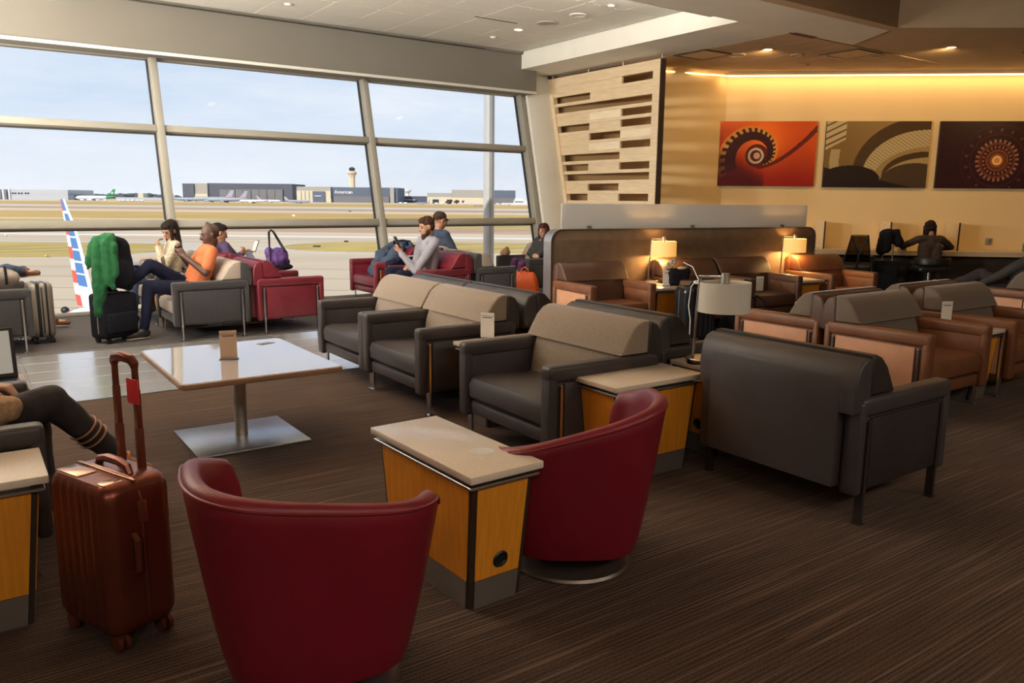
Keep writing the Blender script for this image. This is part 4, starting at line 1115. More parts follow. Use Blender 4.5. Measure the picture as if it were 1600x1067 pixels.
# the wall matrix puts +y into the room; pictures face the room, so mirror so that +x runs to the viewer's right
def art_spiral(X, Z, asp):
    x_ = X * asp; cx, cz = -0.18 * asp, -0.06
    dx, dz = x_ - cx, Z - cz
    r_ = np.hypot(dx, dz); th = np.arctan2(dz, dx)
    base = mixc((0.30, 0.012, 0.008), (0.62, 0.085, 0.012), smooth(-0.9, 0.9, Z + 0.3 * X))
    glow = np.exp(-((dx - 0.15) ** 2 + (dz - 0.45) ** 2) / 0.45); img = base + glow[..., None] * np.array([0.42, 0.12, 0.01])
    # spiral band of steps: radius grows as the angle turns from the right round the top to the left
    phi = np.mod(th + 0.9, 2 * PI)                     # 0 at lower right
    rad = 0.30 + 0.145 * phi
    bandw = 0.10 + 0.035 * phi
    d = r_ - rad
    dark = (np.abs(d) < bandw) & (phi < 4.6)
    img[dark] = (0.045, 0.008, 0.010)
    teeth = (np.abs(d - bandw * 0.75) < bandw * 0.38) & (np.mod(phi * 4.6, 1) < 0.5) & (phi < 4.6)
    img[teeth] = (0.62, 0.32, 0.10)
    rim = (np.abs(d - bandw * 1.16) < 0.035) & (phi < 4.6); img[rim] = (0.75, 0.24, 0.03)
    inner = r_ < rad - bandw * 0.9
    img[inner & (r_ < 0.36)] = (0.11, 0.015, 0.012)
    ring = np.abs(r_ - 0.21 + 0.03 * np.cos(th)) < 0.035; img[ring] = (0.62, 0.50, 0.36)
    img[r_ < 0.10] = (0.60, 0.42, 0.30)
    low = smooth(0.15, -0.5, dz + 0.55 * dx + 0.35) * (dx < 0.25); img = img * (1 - 0.85 * low[..., None]) + np.array([0.05, 0.006, 0.014]) * 0.85 * low[..., None]
    # sweeping handrail to the right
    cur = -0.42 + 0.62 * np.clip((x_ + 0.2) / 1.7, 0, 1) ** 1.6 * 1.9
    hr = np.abs(Z - cur) < 0.05 + 0.04 * np.clip(x_, 0, 2); hr &= x_ > -0.25; img[hr] = (0.13, 0.014, 0.010)
    return img
def art_arch(X, Z, asp):
    x_ = X * asp
    img = mixc((0.20, 0.115, 0.035), (0.36, 0.25, 0.10), smooth(-1, 1, X))
    def ell(cx, cz, a, b): return ((x_ - cx) / a) ** 2 + ((Z - cz) / b) ** 2
    e1 = ell(1.35, -0.60, 2.05, 1.72); e2 = ell(1.45, -0.66, 1.85, 1.40); e3 = ell(1.7, -0.75, 1.75, 1.0)
    img[(e1 < 1)] = (0.075, 0.042, 0.018)
    a = (e2 < 1) & (e3 > 1); img[a] = (0.52, 0.42, 0.24)
    st = a & (np.mod((x_ * 1.0 + Z * 1.5) * 6.5, 1) < 0.32); img[st] = (0.30, 0.22, 0.10)
    img[e3 < 1] = (0.33, 0.235, 0.095)
    e4 = ell(1.55, -0.62, 1.35, 0.72); img[e4 < 1] = (0.070, 0.040, 0.018)
    e5 = ell(1.6, -0.78, 1.38, 0.70); img[e5 < 1] = (0.40, 0.30, 0.14)
    e6 = ell(1.2, -0.85, 1.05, 0.60); img[e6 < 1] = (0.07, 0.045, 0.026)
    win = (x_ < -0.95) & (Z > 0.15 + 0.55 * (x_ + 1.5)); img[win] = (0.50, 0.40, 0.22)
    wb = win & (np.mod((Z - 0.5 * x_) * 5, 1) < 0.3); img[wb] = (0.12, 0.07, 0.03)
    col = np.abs(x_ + 1.25 - 0.25 * (Z + 0.2) ** 2) < 0.14; img[col & (Z < 0.15)] = (0.42, 0.33, 0.17)
    d = Z - (-0.40 - 0.30 * (x_ + 1.5) * 0.75); e7 = ell(-0.75, -0.75, 0.9, 0.42)
    img[(d < 0) | (e7 < 1)] = (0.022, 0.014, 0.013)
    return img
def art_dome(X, Z, asp):
    x_ = X * asp; cx, cz = 0.12 * asp, -0.16
    dx, dz = x_ - cx, Z - cz; r_ = np.hypot(dx, dz); th = np.arctan2(dz, dx)
    img = np.zeros(X.shape + (3,)) + np.array([0.032, 0.010, 0.014])
    rg = np.random.RandomState(4)
    n1 = rg.rand(*X.shape)
    img = img * (0.6 + 0.9 * n1[..., None])
    for ra, wd_, c in ((0.50, .035, (0.16, 0.04, 0.03)), (0.78, .02, (0.07, .02, .02)), (1.05, .02, (0.055, .016, .02)), (0.30, .025, (0.22, .06, .03))):
        img[np.abs(r_ - ra) < wd_] = c
    beads = (np.abs(r_ - 0.58) < 0.05) & (np.mod(th * 26 / (2 * PI), 1) < 0.45); img[beads] = (0.34, 0.17, 0.10)
    beads = (np.abs(r_ - 0.40) < 0.04) & (np.mod(th * 22 / (2 * PI), 1) < 0.45); img[beads] = (0.30, 0.12, 0.06)
    beads = (np.abs(r_ - 0.9) < 0.05) & (np.mod(th * 17 / (2 * PI), 1) < 0.22) & (n1 > 0.4); img[beads] = (0.15, 0.07, 0.06)
    img += np.exp(-(r_ / 0.16) ** 2)[..., None] * np.array([0.75, 0.28, 0.06])
    img[np.abs(r_ - 0.11) < 0.03] = (0.95, 0.55, 0.24)
    return img
picture('canvas_print', 'red canvas print of a spiral staircase, leftmost on the cream wall', -0.11, 1.49, 1.645, 2.69, art_spiral)
picture('canvas_print', 'sepia canvas print of sweeping arches, middle of the three', 1.635, 3.26, 1.635, 2.69, art_arch)
picture('canvas_print', 'dark maroon canvas print of a dome with a glowing centre', 3.405, 5.03, 1.635, 2.69, art_dome)

# ================================================================== WORK COUNTER
counter_top = mat('counter_top', (0.52, 0.42, 0.30), 0.35, var=0.06, vscale=30)
T = thing('work_counter', 'long wall counter with pale top and dark brown front below the pictures', 'counter', tuple(PW @ Vector((0, 0, 0))), WA)
def CB(u0, u1, y0, y1, z0, z1, r_=0.004): return MB().box(u0, u1, -y1, -y0, z0, z1, r_, 1)
part('top', CB(0.05, 9.0, 0.0, 0.62, 0.565, 0.645), counter_top, T)
for k in range(6): part('front_panel', CB(0.06 + 1.49 * k, 1.54 + 1.49 * k, 0.26, 0.30, 0.05, 0.563), dark_front, T)
for k in range(7): part('bracket', CB(0.04 + 1.49 * k, 0.09 + 1.49 * k, 0.02, 0.25, 0.0, 0.563), dark_front, T)
part('kick', CB(0.05, 9.0, 0.24, 0.27, 0.0, 0.06), plastic_black, T)
div_m = mat('divider_cream', (0.74, 0.62, 0.42), 0.6)
for k, (u_, lab) in enumerate(((1.60, 'cream counter divider nearest the padded partition'), (2.62, 'cream counter divider by the black draped luggage'), (3.66, 'cream counter divider just right of the woman at the counter'))):
    D = thing('counter_divider', lab, 'divider', tuple(PW @ Vector((u_, 0.02, 0.645))), WA, 'dividers on the work counter')
    part('panel', MB().box(-0.009, 0.009, -0.50, -0.0, 0, 0.44, 0.004), div_m, D)
    part('edge_strip', MB().box(-0.011, 0.011, -0.507, -0.495, 0.0, 0.445), post_dark, D)
    part('back_board', MB().box(0.01, 0.28 if k == 1 else 0.06, -0.012, -0.0, 0.0, 0.42), div_m, D)
O = thing('wall_socket', 'small grey socket plate on the wall above the counter at right', 'socket', tuple(PW @ Vector((4.36, 0.006, 0.78))), WA)
part('plate', MB().box(-0.055, 0.055, -0.006, 0.006, -0.055, 0.055, 0.004), plastic_grey, O); part('insert', MB().box(-0.03, 0.03, -0.010, -0.005, -0.04, 0.04, 0.002), steel, O)

# mesh task chairs at the counter
mesh_m = glass_mat('chair_mesh', (0.28, 0.24, 0.2))
def task_chair(label, u, off, rz, low=False):
    p = PW @ Vector((u, off, 0))
    T = thing('task_chair', label, 'chair', p, WA + rz, 'mesh task chairs at the counter')     # local +y faces the wall
    part('seat', MB().prism(rrect(0.24, 0.23, 0.08), 0.36, 0.42, 'z', 0.012), plastic_black, T)
    if low: part('low_back', MB().loft([[(r_ * math.cos(t), -0.02 + r_ * math.sin(t), z_) for t in [PI + 0.25 + (PI - 0.5) * k / 20 for k in range(21)]] + [((r_ - .03) * math.cos(t), -0.02 + (r_ - .03) * math.sin(t), z_) for t in [2 * PI - 0.25 - (PI - 0.5) * k / 20 for k in range(21)]] for r_, z_ in ((.24, .44), (.275, .47), (.28, .55), (.27, .57))]), plastic_black, T)
    ring = [(0.16 * s, -0.24 - 0.05 * t, 0.48 + 0.42 * t) for s, t in ((-1.25, 0), (-0.75, 1), (0.75, 1), (1.25, 0))]
    if not low: part('back_frame', MB().tube(ring, 0.013, 8, closed=True), plastic_black, T)
    if not low: part('back_mesh', MB().add([(-0.19, -0.243, 0.49), (0.19, -0.243, 0.49), (0.115, -0.288, 0.89), (-0.115, -0.288, 0.89), (-0.19, -0.247, 0.49), (0.19, -0.247, 0.49), (0.115, -0.292, 0.89), (-0.115, -0.292, 0.89)],
                               [(0, 1, 2, 3), (7, 6, 5, 4), (0, 4, 5, 1), (1, 5, 6, 2), (2, 6, 7, 3), (3, 7, 4, 0)]), mesh_m, T, smooth=False)
    if not low: part('back_strut', MB().tube([(0, -0.20, 0.36), (0, -0.29, 0.52), (0, -0.285, 0.60)], 0.018, 8).tube([(0, -0.285, 0.60), (-0.11, -0.30, 0.86)], 0.014, 8).tube([(0, -0.285, 0.60), (0.11, -0.30, 0.86)], 0.014, 8), plastic_black, T)
    for s in (() if low else (1, -1)): part('armrest', MB().tube([(s * 0.24, -0.05, 0.38), (s * 0.28, -0.05, 0.42), (s * 0.28, -0.03, 0.56)], 0.014, 8).box(s * 0.28 - 0.035, s * 0.28 + 0.035, -0.13, 0.12, 0.555, 0.58, 0.01), plastic_black, T)
    part('column', MB().cyl((0, 0, 0.09), (0, 0, 0.37), 0.025, n=12), steel, T)
    for k in range(5):
        t = 2 * PI * k / 5 + 0.3
        lg = part('base_leg', MB().tube([(0, 0, 0.10), (0.27 * math.cos(t), 0.27 * math.sin(t), 0.065)], [0.022, 0.013], 8), plastic_black, T)
        part('caster', MB().cyl((0.27 * math.cos(t) - 0.015, 0.27 * math.sin(t), 0.028), (0.27 * math.cos(t) + 0.015, 0.27 * math.sin(t), 0.028), 0.027, n=12), plastic_black, lg)
    return T
task_chair('black mesh task chair with a Y-shaped back strut, empty at the counter', 1.92, 0.98, 0)
task_chair('black low-backed stool on which the woman at the counter sits', 3.08, 0.98, 0, True)
task_chair('black task chair cut off by the right edge, by the counter', 4.72, 1.0, R(70))

# ================================================================== TABLE LAMPS
shade_off = mat('shade_linen', (0.78, 0.75, 0.68), 0.9)
def shade_lit_mat():
    m = bpy.data.materials.new('shade_lit'); m.use_nodes = True; n = m.node_tree.nodes; L = m.node_tree.links; bb = n['Principled BSDF']
    bb.inputs['Base Color'].default_value = (0.80, 0.62, 0.36, 1); bb.inputs['Roughness'].default_value = 0.9
    bb.inputs['Emission Color'].default_value = (1.0, 0.50, 0.10, 1); bb.inputs['Emission Strength'].default_value = 0.72
    return m
shade_on = shade_lit_mat()
def table_lamp(label, loc, rz, lit, tilt=0.0):
    """round nickel base, offset pole and arm, shallow drum shade; local +x = towards the shade"""
    T = thing('table_lamp', label, 'lamp', loc, rz, 'nickel table lamps with drum shades')
    part('base', MB().lathe([(0, 0), (0.093, 0), (0.095, 0.004), (0.095, 0.026), (0.090, 0.031), (0, 0.031)], 36, caps=False), chrome, T)
    part('pole', MB().tube([(-0.055, 0, 0.03), (-0.045, 0, 0.30), (-0.035, 0, 0.475)], 0.0085, 10), chrome, T)
    part('arm', MB().box(-0.045, 0.115, -0.008, 0.008, 0.468, 0.482, 0.003), chrome, T)
    part('finial', MB().cyl((0.10, 0, 0.438), (0.10, 0, 0.494), 0.023, n=20), steel, T)
    sh = MB(); n = 40
    rr_ = lambda r_, z: [(0.10 + r_ * math.cos(2 * PI * i / n), r_ * 0.92 * math.sin(2 * PI * i / n), z) for i in range(n)]
    sh.loft([rr_(0.137, 0.285), rr_(0.141, 0.285), rr_(0.139, 0.447), rr_(0.135, 0.447), rr_(0.137, 0.285)], caps=False)
    so = part('shade', sh, shade_on if lit else shade_off, T)
    part('spider', MB().box(-0.036, 0.236, -0.004, 0.004, 0.440, 0.444).box(0.096, 0.104, -0.123, 0.123, 0.440, 0.444), chrome, so)
    part('bulb', MB().ball((0.10, 0, 0.37), (0.028, 0.028, 0.036), 8).cyl((0.10, 0, 0.40), (0.10, 0, 0.44), 0.016), mat('bulb_on', (1, .8, .5), 0.5, emit=(1.0, 0.6, 0.25), estr=14) if lit else plastic_white, T)
    part('switch', MB().cyl((0.02, -0.04, 0.031), (0.02, -0.04, 0.037), 0.010, n=12).cyl((0.05, 0.03, 0.031), (0.05, 0.03, 0.037), 0.010, n=12), plastic_black, T)
    if lit:
        l = bpy.data.lights.new('lamp_bulb', 'POINT'); l.energy = 15.0; l.color = (1.0, 0.56, 0.20); l.shadow_soft_size = 0.03
        lo = bpy.data.objects.new('lamp_bulb', l); COL.objects.link(lo); lo.parent = T; lo.location = (0.10, 0, 0.30)
    return T
table_lamp('unlit nickel table lamp with a large white drum shade, nearest lamp', (3.31, 2.89, 0.505), R(-38), False)
table_lamp('lit nickel table lamp with amber shade, left one by the partition', (6.19, 6.16, 0.505), R(-30), True)
table_lamp('lit nickel table lamp with amber shade, right one by the partition', (8.17, 5.93, 0.505), R(-30), True)

# ================================================================== CARDS ON STANDS
acrylic = glass_mat('acrylic', (0.95, 0.97, 0.97))
card_tan = mat('card_tan', (0.58, 0.42, 0.31), 0.7)
ink = mat('ink_dark', (0.05, 0.045, 0.045), 0.8)
def card(label, loc, rz, m_=paper_white, h=0.165, w_=0.092):
    """upright menu card in a clear foot; local -y is its face"""
    T = thing('menu_card', label, 'card', loc, rz, 'upright cards on clear stands')
    part('foot', MB().box(-w_ * .58, w_ * .58, -0.028, 0.028, 0, 0.004, 0.001, 1), acrylic, T)
    c = part('card', MB().box(-w_ / 2, w_ / 2, -0.002, 0.002, 0.004, h, 0.001, 1), m_, T)
    part('header_line', MB().box(-w_ * .34, w_ * .34, -0.0032, -0.0015, h * .80, h * .83), ink, c, smooth=False)
    part('border', MB().box(-w_ * .5, w_ * .5, -0.0028, -0.0015, h * .875, h * .885), ink, c, smooth=False)
    return T
card('tan upright card on the white coffee table', (1.20, 4.52, 0.4705), R(-18), card_tan)
card('white upright card on the outlet side table between charcoal armchairs', (2.72, 4.16, 0.505), R(-52))
card('pale upright card on the side table between brown armchairs', (5.97, 2.90, 0.505), R(-22))
p_ = along(2.47, 0.40); card('pale upright card standing on the seat of a chocolate armchair', (p_.x + 0.03, p_.y - 0.10, 0.385), R(-20))
card('pale upright card beside the flowers under the left lit lamp', (6.05, 5.82, 0.505), R(-20))
T = thing('flat_card', 'small dark card lying flat on the far corner of the coffee table', 'card', (1.53, 4.90, 0.4705), R(20))
part('card', MB().box(-0.05, 0.05, -0.028, 0.028, 0, 0.002), mat('card_grey', (0.20, 0.18, 0.18), 0.6), T)

# ================================================================== CEILING FITTINGS
lens_on = mat('downlight_lens', (1, 0.85, 0.6), 0.5, emit=(1.0, 0.72, 0.32), estr=6.0)
def downlight(label, x, y, z, watts=None, warm=(1.0, 0.80, 0.56), spot=110, aim=None):
    T = thing('downlight', label, 'light', (x, y, z), 0, 'round recessed ceiling downlights')
    part('ring', MB().lathe([(0.058, 0.004), (0.075, 0.0), (0.078, -0.004), (0.060, -0.006), (0.055, 0.004)], 24, caps=False), plastic_white, T)
    part('lens', MB().cyl((0, 0, -0.001), (0, 0, 0.004), 0.058, n=20), lens_on, T)
    l = bpy.data.lights.new('downlight_beam', 'SPOT'); l.energy = (watts or DOWN_W); l.color = warm
    l.spot_size = R(spot); l.spot_blend = 0.9; l.shadow_soft_size = 0.06
    o = bpy.data.objects.new('downlight_beam', l); COL.objects.link(o); o.parent = T; o.location = (0, 0, -0.02)
    if aim is not None: o.rotation_euler = Vector(aim).to_track_quat('-Z', 'Y').to_euler()
    return T
downlight('lit downlight in the white tile ceiling', 6.63, 9.39, 3.698)
downlight('lit downlight above the slatted screen', 8.78, 9.00, 3.438, 8)
wash_aim = tuple(-wnrm * 1.0 + Vector((0, 0, -0.62)))
downlight('lit downlight in the tan ceiling between speaker discs', 9.32, 7.28, 3.438, WASH_W, (1.0, 0.62, 0.24), 125, wash_aim)
downlight('lit downlight in the tan ceiling toward the right edge', 11.15, 5.73, 3.448, WASH_W, (1.0, 0.62, 0.24), 125, wash_aim)
downlight('downlight in the tan ceiling beyond the right edge of the view', 12.98, 4.18, 3.448, WASH_W, (1.0, 0.62, 0.24), 125, wash_aim)
for x_, lab in ((3.4, 'downlight in the tray ceiling, above the gap behind the purple bag'), (0.2, 'downlight in the tray ceiling, over the far-left armchairs'), (-3.0, 'downlight in the tray ceiling, just outside the left edge'), (-6.2, 'downlight in the tray ceiling, farthest to the left')): downlight(lab, x_, 9.39, 3.698)
def disc(name, label, x, y, z, r_, m_, cat, ring=False):
    T = thing(name, label, cat, (x, y, z))
    part('grille', MB().lathe([(0, -0.006), (r_ * .82, -0.006), (r_ * .84, -0.010), (r_, -0.008), (r_, 0.002)], 28, caps=False), m_, T)
    if ring: part('ring', MB().lathe([(r_ * .8, -0.012), (r_ * 1.02, -0.010), (r_ * 1.05, 0.0)], 28, caps=False), plastic_white, T)
    return T
spk = mat('speaker_grille', (0.46, 0.43, 0.38), 0.8)
disc('ceiling_speaker', 'flat grey speaker disc in the white tile ceiling', 6.70, 8.83, 3.698, 0.135, spk, 'speaker')
disc('ceiling_speaker', 'ringed round fitting in the white tile ceiling', 6.72, 8.21, 3.698, 0.105, plastic_white, 'speaker', True)
disc('ceiling_speaker', 'tan disc in the tan ceiling left of the lit downlight', 9.33, 7.83, 3.439, 0.13, plaster_dim, 'speaker')
disc('ceiling_speaker', 'small tan disc right of the lit downlight', 10.0, 7.30, 3.439, 0.09, plaster_dim, 'speaker')
for x_, y_, z_, lab in ((6.63, 10.02, 3.698, 'white sprinkler cap near the header'), (3.56, 9.91, 3.698, 'white sprinkler cap over the left window'), (6.72, 7.58, 3.698, 'white sprinkler cap toward the soffit')):
    T = thing('fire_sprinkler', lab, 'sprinkler', (x_, y_, z_), 0, 'white caps in the tile ceiling')
    part('cap', MB().lathe([(0, -0.022), (0.03, -0.020), (0.045, -0.006), (0.05, 0.002)], 18, caps=False), plastic_white, T)
T = thing('sprinkler', 'small dark sprinkler head in the tan ceiling above the pictures', 'sprinkler', (10.75, 7.65, 3.448))
part('stem', MB().cyl((0, 0, -0.03), (0, 0, 0), 0.012, n=8), plastic_black, T); part('deflector', MB().cyl((0, 0, -0.036), (0, 0, -0.03), 0.03, n=10), plastic_black, T)
T = thing('projector_bracket', 'dark bracket on the ceiling at the right edge', 'bracket', (12.31, 5.20, 3.448), WA)
part('plate', MB().box(-0.12, 0.12, -0.05, 0.05, -0.015, 0.0), plastic_black, T); part('arm', MB().box(-0.02, 0.16, -0.02, 0.02, -0.06, -0.012), plastic_black, T)
lum = mat('panel_tan', (0.66, 0.47, 0.28), 0.7)
for (x_, y_, lab) in ((10.54, 6.81, 'square tan ceiling panel in a dark frame, right one'), (8.95, 8.10, 'square tan ceiling panel in a dark frame, behind the slatted screen')):
    T = thing('ceiling_panel', lab, 'panel', (x_, y_, 3.44), 0, 'dark-framed ceiling panels')
    fr = MB()
    for a in ((-.30, .30, -.30, -.25), (-.30, .30, .25, .30), (-.30, -.25, -.25, .25), (.25, .30, -.25, .25)): fr.box(*a, -0.012, 0.0)
    part('frame', fr, plastic_black, T); part('diffuser', MB().box(-.25, .25, -.25, .25, -0.006, 0.0), lum, T)
T = thing('slot_vent', 'dark slot vent at the edge of the plaster soffit', 'vent', (8.92, 6.44, 3.44))
part('slot', MB().box(-0.22, 0.22, -0.045, 0.045, -0.006, 0.0), plastic_black, T); part('blade', MB().box(-0.22, 0.22, -0.005, 0.005, -0.010, 0.0), grid_dark, T)
T = thing('slot_vent', 'long dark slot vent where the tile ceiling meets the header', 'vent', (4.0, 10.67, 3.66))
part('slot', MB().box(-2.9, 2.9, -0.018, 0.02, -0.003, 0.0), plastic_black, T)
T = thing('slot_vent', 'short dark slot vent between the ceiling tiles', 'vent', (6.06, 9.085, 3.699))
part('slot', MB().box(-0.33, 0.33, -0.013, 0.013, -0.003, 0.0), plastic_black, T)
# added, unseen uplight troughs brighten the tray ceiling and the front coffer
trough_m = mat('trough', (0.8, 0.78, 0.72), 0.6)
T = thing('added_trough', 'added white uplight trough hidden on the window side of the soffit beam', 'light', (-0.9, 6.47, 3.50))
part('tray', MB().box(-8.2, 8.2, -0.05, 0.06, -0.04, -0.03).box(-8.2, 8.2, 0.05, 0.06, -0.04, 0.02), trough_m, T)
COVES = []
for x_ in (-7.0, -3.0, 1.0, 5.0):
    strip_light('strip_lamp', (x_, 6.50, 3.505), (0, 1, 0.28), (1, 0, 0), 0.07, 3.8, UP_W, (1.0, 0.93, 0.80))  # added fill lamps, kept out of sight by the beam
for (x_, y_, lab) in ((-1.7, 7.3, 'added tall floor uplighter out of view at left, nearer the walkway'), (-1.9, 9.4, 'added tall floor uplighter out of view at left, nearer the glass'), (-1.5, 5.2, 'added tall floor uplighter out of view at left, over the lounge carpet')):
    T = thing('added_uplighter', lab, 'lamp', (x_, y_, 0), 0, 'added floor uplighters left of the view')  # added out of view to brighten the tray ceiling
    part('base', MB().lathe([(0, 0), (.17, 0), (.17, .02), (.03, .03), (0, .03)], 28, caps=False), steel, T)
    part('pole', MB().cyl((0, 0, .02), (0, 0, 1.85), .016, n=12), steel, T)
    part('bowl', MB().lathe([(.02, 1.84), (.10, 1.86), (.19, 1.95), (.185, 1.95), (.095, 1.87), (.0, 1.855)], 28, caps=False), plastic_white, T)
    l = bpy.data.lights.new('added_uplight_beam', 'SPOT'); l.energy = TORCH_W; l.color = (1.0, 0.90, 0.76); l.spot_size = R(150); l.spot_blend = 0.6; l.shadow_soft_size = 0.30
    o = bpy.data.objects.new('added_uplight_beam', l); COL.objects.link(o); o.parent = T; o.location = (0, 0, 1.98)
    o.rotation_euler = Vector((1.0, 0.05 if y_ > 6 else 0.5, 0.95)).to_track_quat('-Z', 'Y').to_euler()
T = thing('added_trough', 'added unseen white uplight trough along the front coffer', 'light', (0, 5.43, 3.55))
part('tray', MB().box(-9.0, 6.8, -0.06, 0.05, -0.04, -0.03).box(-9.0, 6.8, -0.06, -0.05, -0.04, 0.02), trough_m, T)
for x_ in (-6.4, -2.4, 1.6, 5.0):
    strip_light('strip_lamp', (x_, 5.40, 3.56), (0, -1, 0.30), (1, 0, 0), 0.07, 3.6, FRONT_W, (1.0, 0.84, 0.62))  # added fill lamps for the near furniture, out of view
for x_, lab in ((-3.0, 'left'), (1.0, 'middle'), (5.0, 'right')):
    T = thing('added_luminaire', 'added large ceiling luminaire, unseen behind the viewer, the %s one' % lab, 'light', (x_, -2.6, 3.948), 0, 'added ceiling luminaires behind the viewer')  # added behind the viewer to light camera-facing sides
    fr = MB()
    for a in ((-1.25, 1.25, -.65, -.60), (-1.25, 1.25, .60, .65), (-1.25, -1.20, -.60, .60), (1.20, 1.25, -.60, .60)): fr.box(*a, -0.03, 0.0)
    part('frame', fr, plastic_white, T)
    area_light('added_fill_panel', (x_, -2.6, 3.93), (0, 0.12, -1), 2.4, 1.2, PANEL_W, (1.0, 0.86, 0.68))

# ================================================================== LUGGAGE AND LOOSE THINGS
copper = mat('copper_shell', (0.205, 0.056, 0.034), 0.30, 0.65, var=0.12, vscale=5, bump=0.05, bscale=180)
copper_d = mat('copper_trim', (0.19, 0.052, 0.032), 0.35, 0.5)
def ribbed_case(T, w_, d_, z0, z1, m_, ribs=7, rr_=0.045, depth=0.006, trim=None):
    """hard shell: ribbed faces on +-x, soft corners; w_ along y, d_ along x"""
    n = 96
    base = []
    pts = rrect(d_ / 2, w_ / 2, rr_, 6)
    # resample evenly
    P = [Vector((a, b)) for a, b in pts] + [Vector(pts[0])]
    Ls = [0]
    for a, b in zip(P, P[1:]): Ls.append(Ls[-1] + (b - a).length)
    out = []
    for i in range(n):
        t = Ls[-1] * i / n
        k = max(j for j in range(len(Ls)) if Ls[j] <= t + 1e-9); k = min(k, len(P) - 2)
        f = (t - Ls[k]) / max(1e-9, Ls[k + 1] - Ls[k]); out.append(P[k].lerp(P[k + 1], f))
    rings = []
    for z, s_ in ((z0, 0.86), (z0 + 0.012, 0.94), (z0 + 0.035, 0.99), (z0 + 0.06, 1.0), (z1 - 0.06, 1.0), (z1 - 0.035, 0.985), (z1 - 0.012, 0.93), (z1, 0.84)):
        r_ = []
        for p in out:
            x_, y_ = p
            onface = abs(x_) > d_ / 2 - 0.004
            rip = depth * (1 if math.sin(y_ / w_ * ribs * 2 * PI) > 0 else 0) if onface and s_ >= 0.98 else 0
            x_ = (abs(x_) - rip) * (1 if x_ > 0 else -1)
            r_.append((x_ * (s_ if s_ < 0.98 else 1), y_ * s_, z))
        rings.append(r_)
    sh = part('shell', MB().loft(rings), m_, T, angle=40)
    tr = trim or m_
    sq = [(0.0, (w_ / 2 + 0.002) * c, 0) for c in (1, -1)]
    loop = [(0, (w_ / 2 + 0.001) * math.cos(t) if False else y_, z_) for t, y_, z_ in [(0, a, b) for a, b in
            [(y2, z2) for y2, z2 in [( w_ / 2 + .001, z0 + .05), (w_ / 2 + .001, z1 - .05), (w_ / 2 - .02, z1 - .012), (w_ / 2 - .06, z1 + .002), (-w_ / 2 + .06, z1 + .002), (-w_ / 2 + .02, z1 - .012), (-w_ / 2 - .001, z1 - .05), (-w_ / 2 - .001, z0 + .05), (-w_ / 2 + .06, z0), (w_ / 2 - .06, z0)]]]]
    part('zip_seam', MB().tube(loop, 0.006, 6, closed=True), tr, T)
    return sh
def caster(T, x_, y_, r_=0.026, m_=plastic_black):
    c = part('wheel', MB().cyl((x_ - 0.018, y_, r_), (x_ - 0.006, y_, r_), r_, n=16).cyl((x_ + 0.006, y_, r_), (x_ + 0.018, y_, r_), r_, n=16), m_, T)
    part('fork', MB().box(x_ - 0.005, x_ + 0.005, y_ - 0.014, y_ + 0.02, r_, 0.062, 0.003).cyl((x_, y_ + 0.01, 0.05), (x_, y_ + 0.01, 0.075), 0.016, n=10), m_, c)
def trolley(T, x_, yw, z0, z1, m_, steps=True, r_=0.0095):
    """two-post pull handle at depth x_, posts at +-yw"""
    h = part('pull_handle', MB().tube([(x_, -yw, z1), (x_ + 0.0, -yw, z1 + 0.012), (x_ - 0.002, -yw + 0.012, z1 + 0.026), (x_ - 0.004, 0, z1 + 0.032), (x_ - 0.002, yw - 0.012, z1 + 0.026), (x_, yw, z1 + 0.012), (x_, yw, z1)], [0.011, 0.014, 0.016, 0.017, 0.016, 0.014, 0.011], 10), m_, T)
    for s in (1, -1):
        pm = MB()
        if steps:
            zs = [z0, z0 + (z1 - z0) * .45, z0 + (z1 - z0) * .8, z1 + 0.01]
            for k in range(3): pm.box(x_ - r_ + 0.0012 * k, x_ + r_ - 0.0012 * k, s * yw - r_ * 1.25 + 0.0015 * k, s * yw + r_ * 1.25 - 0.0015 * k, zs[k], zs[k + 1] + 0.002, 0.002)
        else: pm.box(x_ - r_, x_ + r_, s * yw - r_, s * yw + r_, z0, z1 + 0.01, 0.002)
        part('post', pm, m_, h)
T = thing('suitcase', 'copper ribbed hard-shell suitcase with raised handle and red tag', 'suitcase', (0.315, 2.645, 0), R(22))
ribbed_case(T, 0.335, 0.225, 0.055, 0.535, copper, 8, 0.05, 0.006, copper_d)
for sx in (1, -1):
    for sy in (1, -1): caster(T, sx * 0.072, sy * 0.125, 0.026, copper_d)
trolley(T, 0.080, 0.055, 0.50, 0.855, copper_d)
part('top_handle', MB().tube([(0.02, -0.085, 0.534), (0.02, -0.075, 0.556), (0.02, -0.03, 0.566), (0.02, 0.03, 0.566), (0.02, 0.075, 0.556), (0.02, 0.085, 0.534)], [0.012, 0.013, 0.014, 0.014, 0.013, 0.012], 8), copper_d, T)
part('side_handle', MB().tube([(-0.03, -0.166, 0.25), (-0.03, -0.185, 0.265), (-0.03, -0.185, 0.36), (-0.03, -0.166, 0.375)], 0.010, 8), copper_d, T)
part('lock', MB().box(-0.012, 0.016, -0.176, -0.164, 0.405, 0.475, 0.004), mat('lock_bronze', (0.35, 0.16, 0.09), 0.3, 0.8), T)
part('top_plate', MB().box(-0.088, -0.025, 0.015, 0.135, 0.533, 0.539, 0.004), mat('plate_copper', (0.62, 0.34, 0.22), 0.2, 0.8), T)
part('top_plate', MB().box(-0.088, -0.025, -0.130, -0.085, 0.530, 0.538, 0.004), MATS['plate_copper'], T)
part('hinge_strap', MB().box(-0.012, 0.0, -0.155, 0.155, 0.533, 0.540, 0.002), MATS['plate_copper'], T)
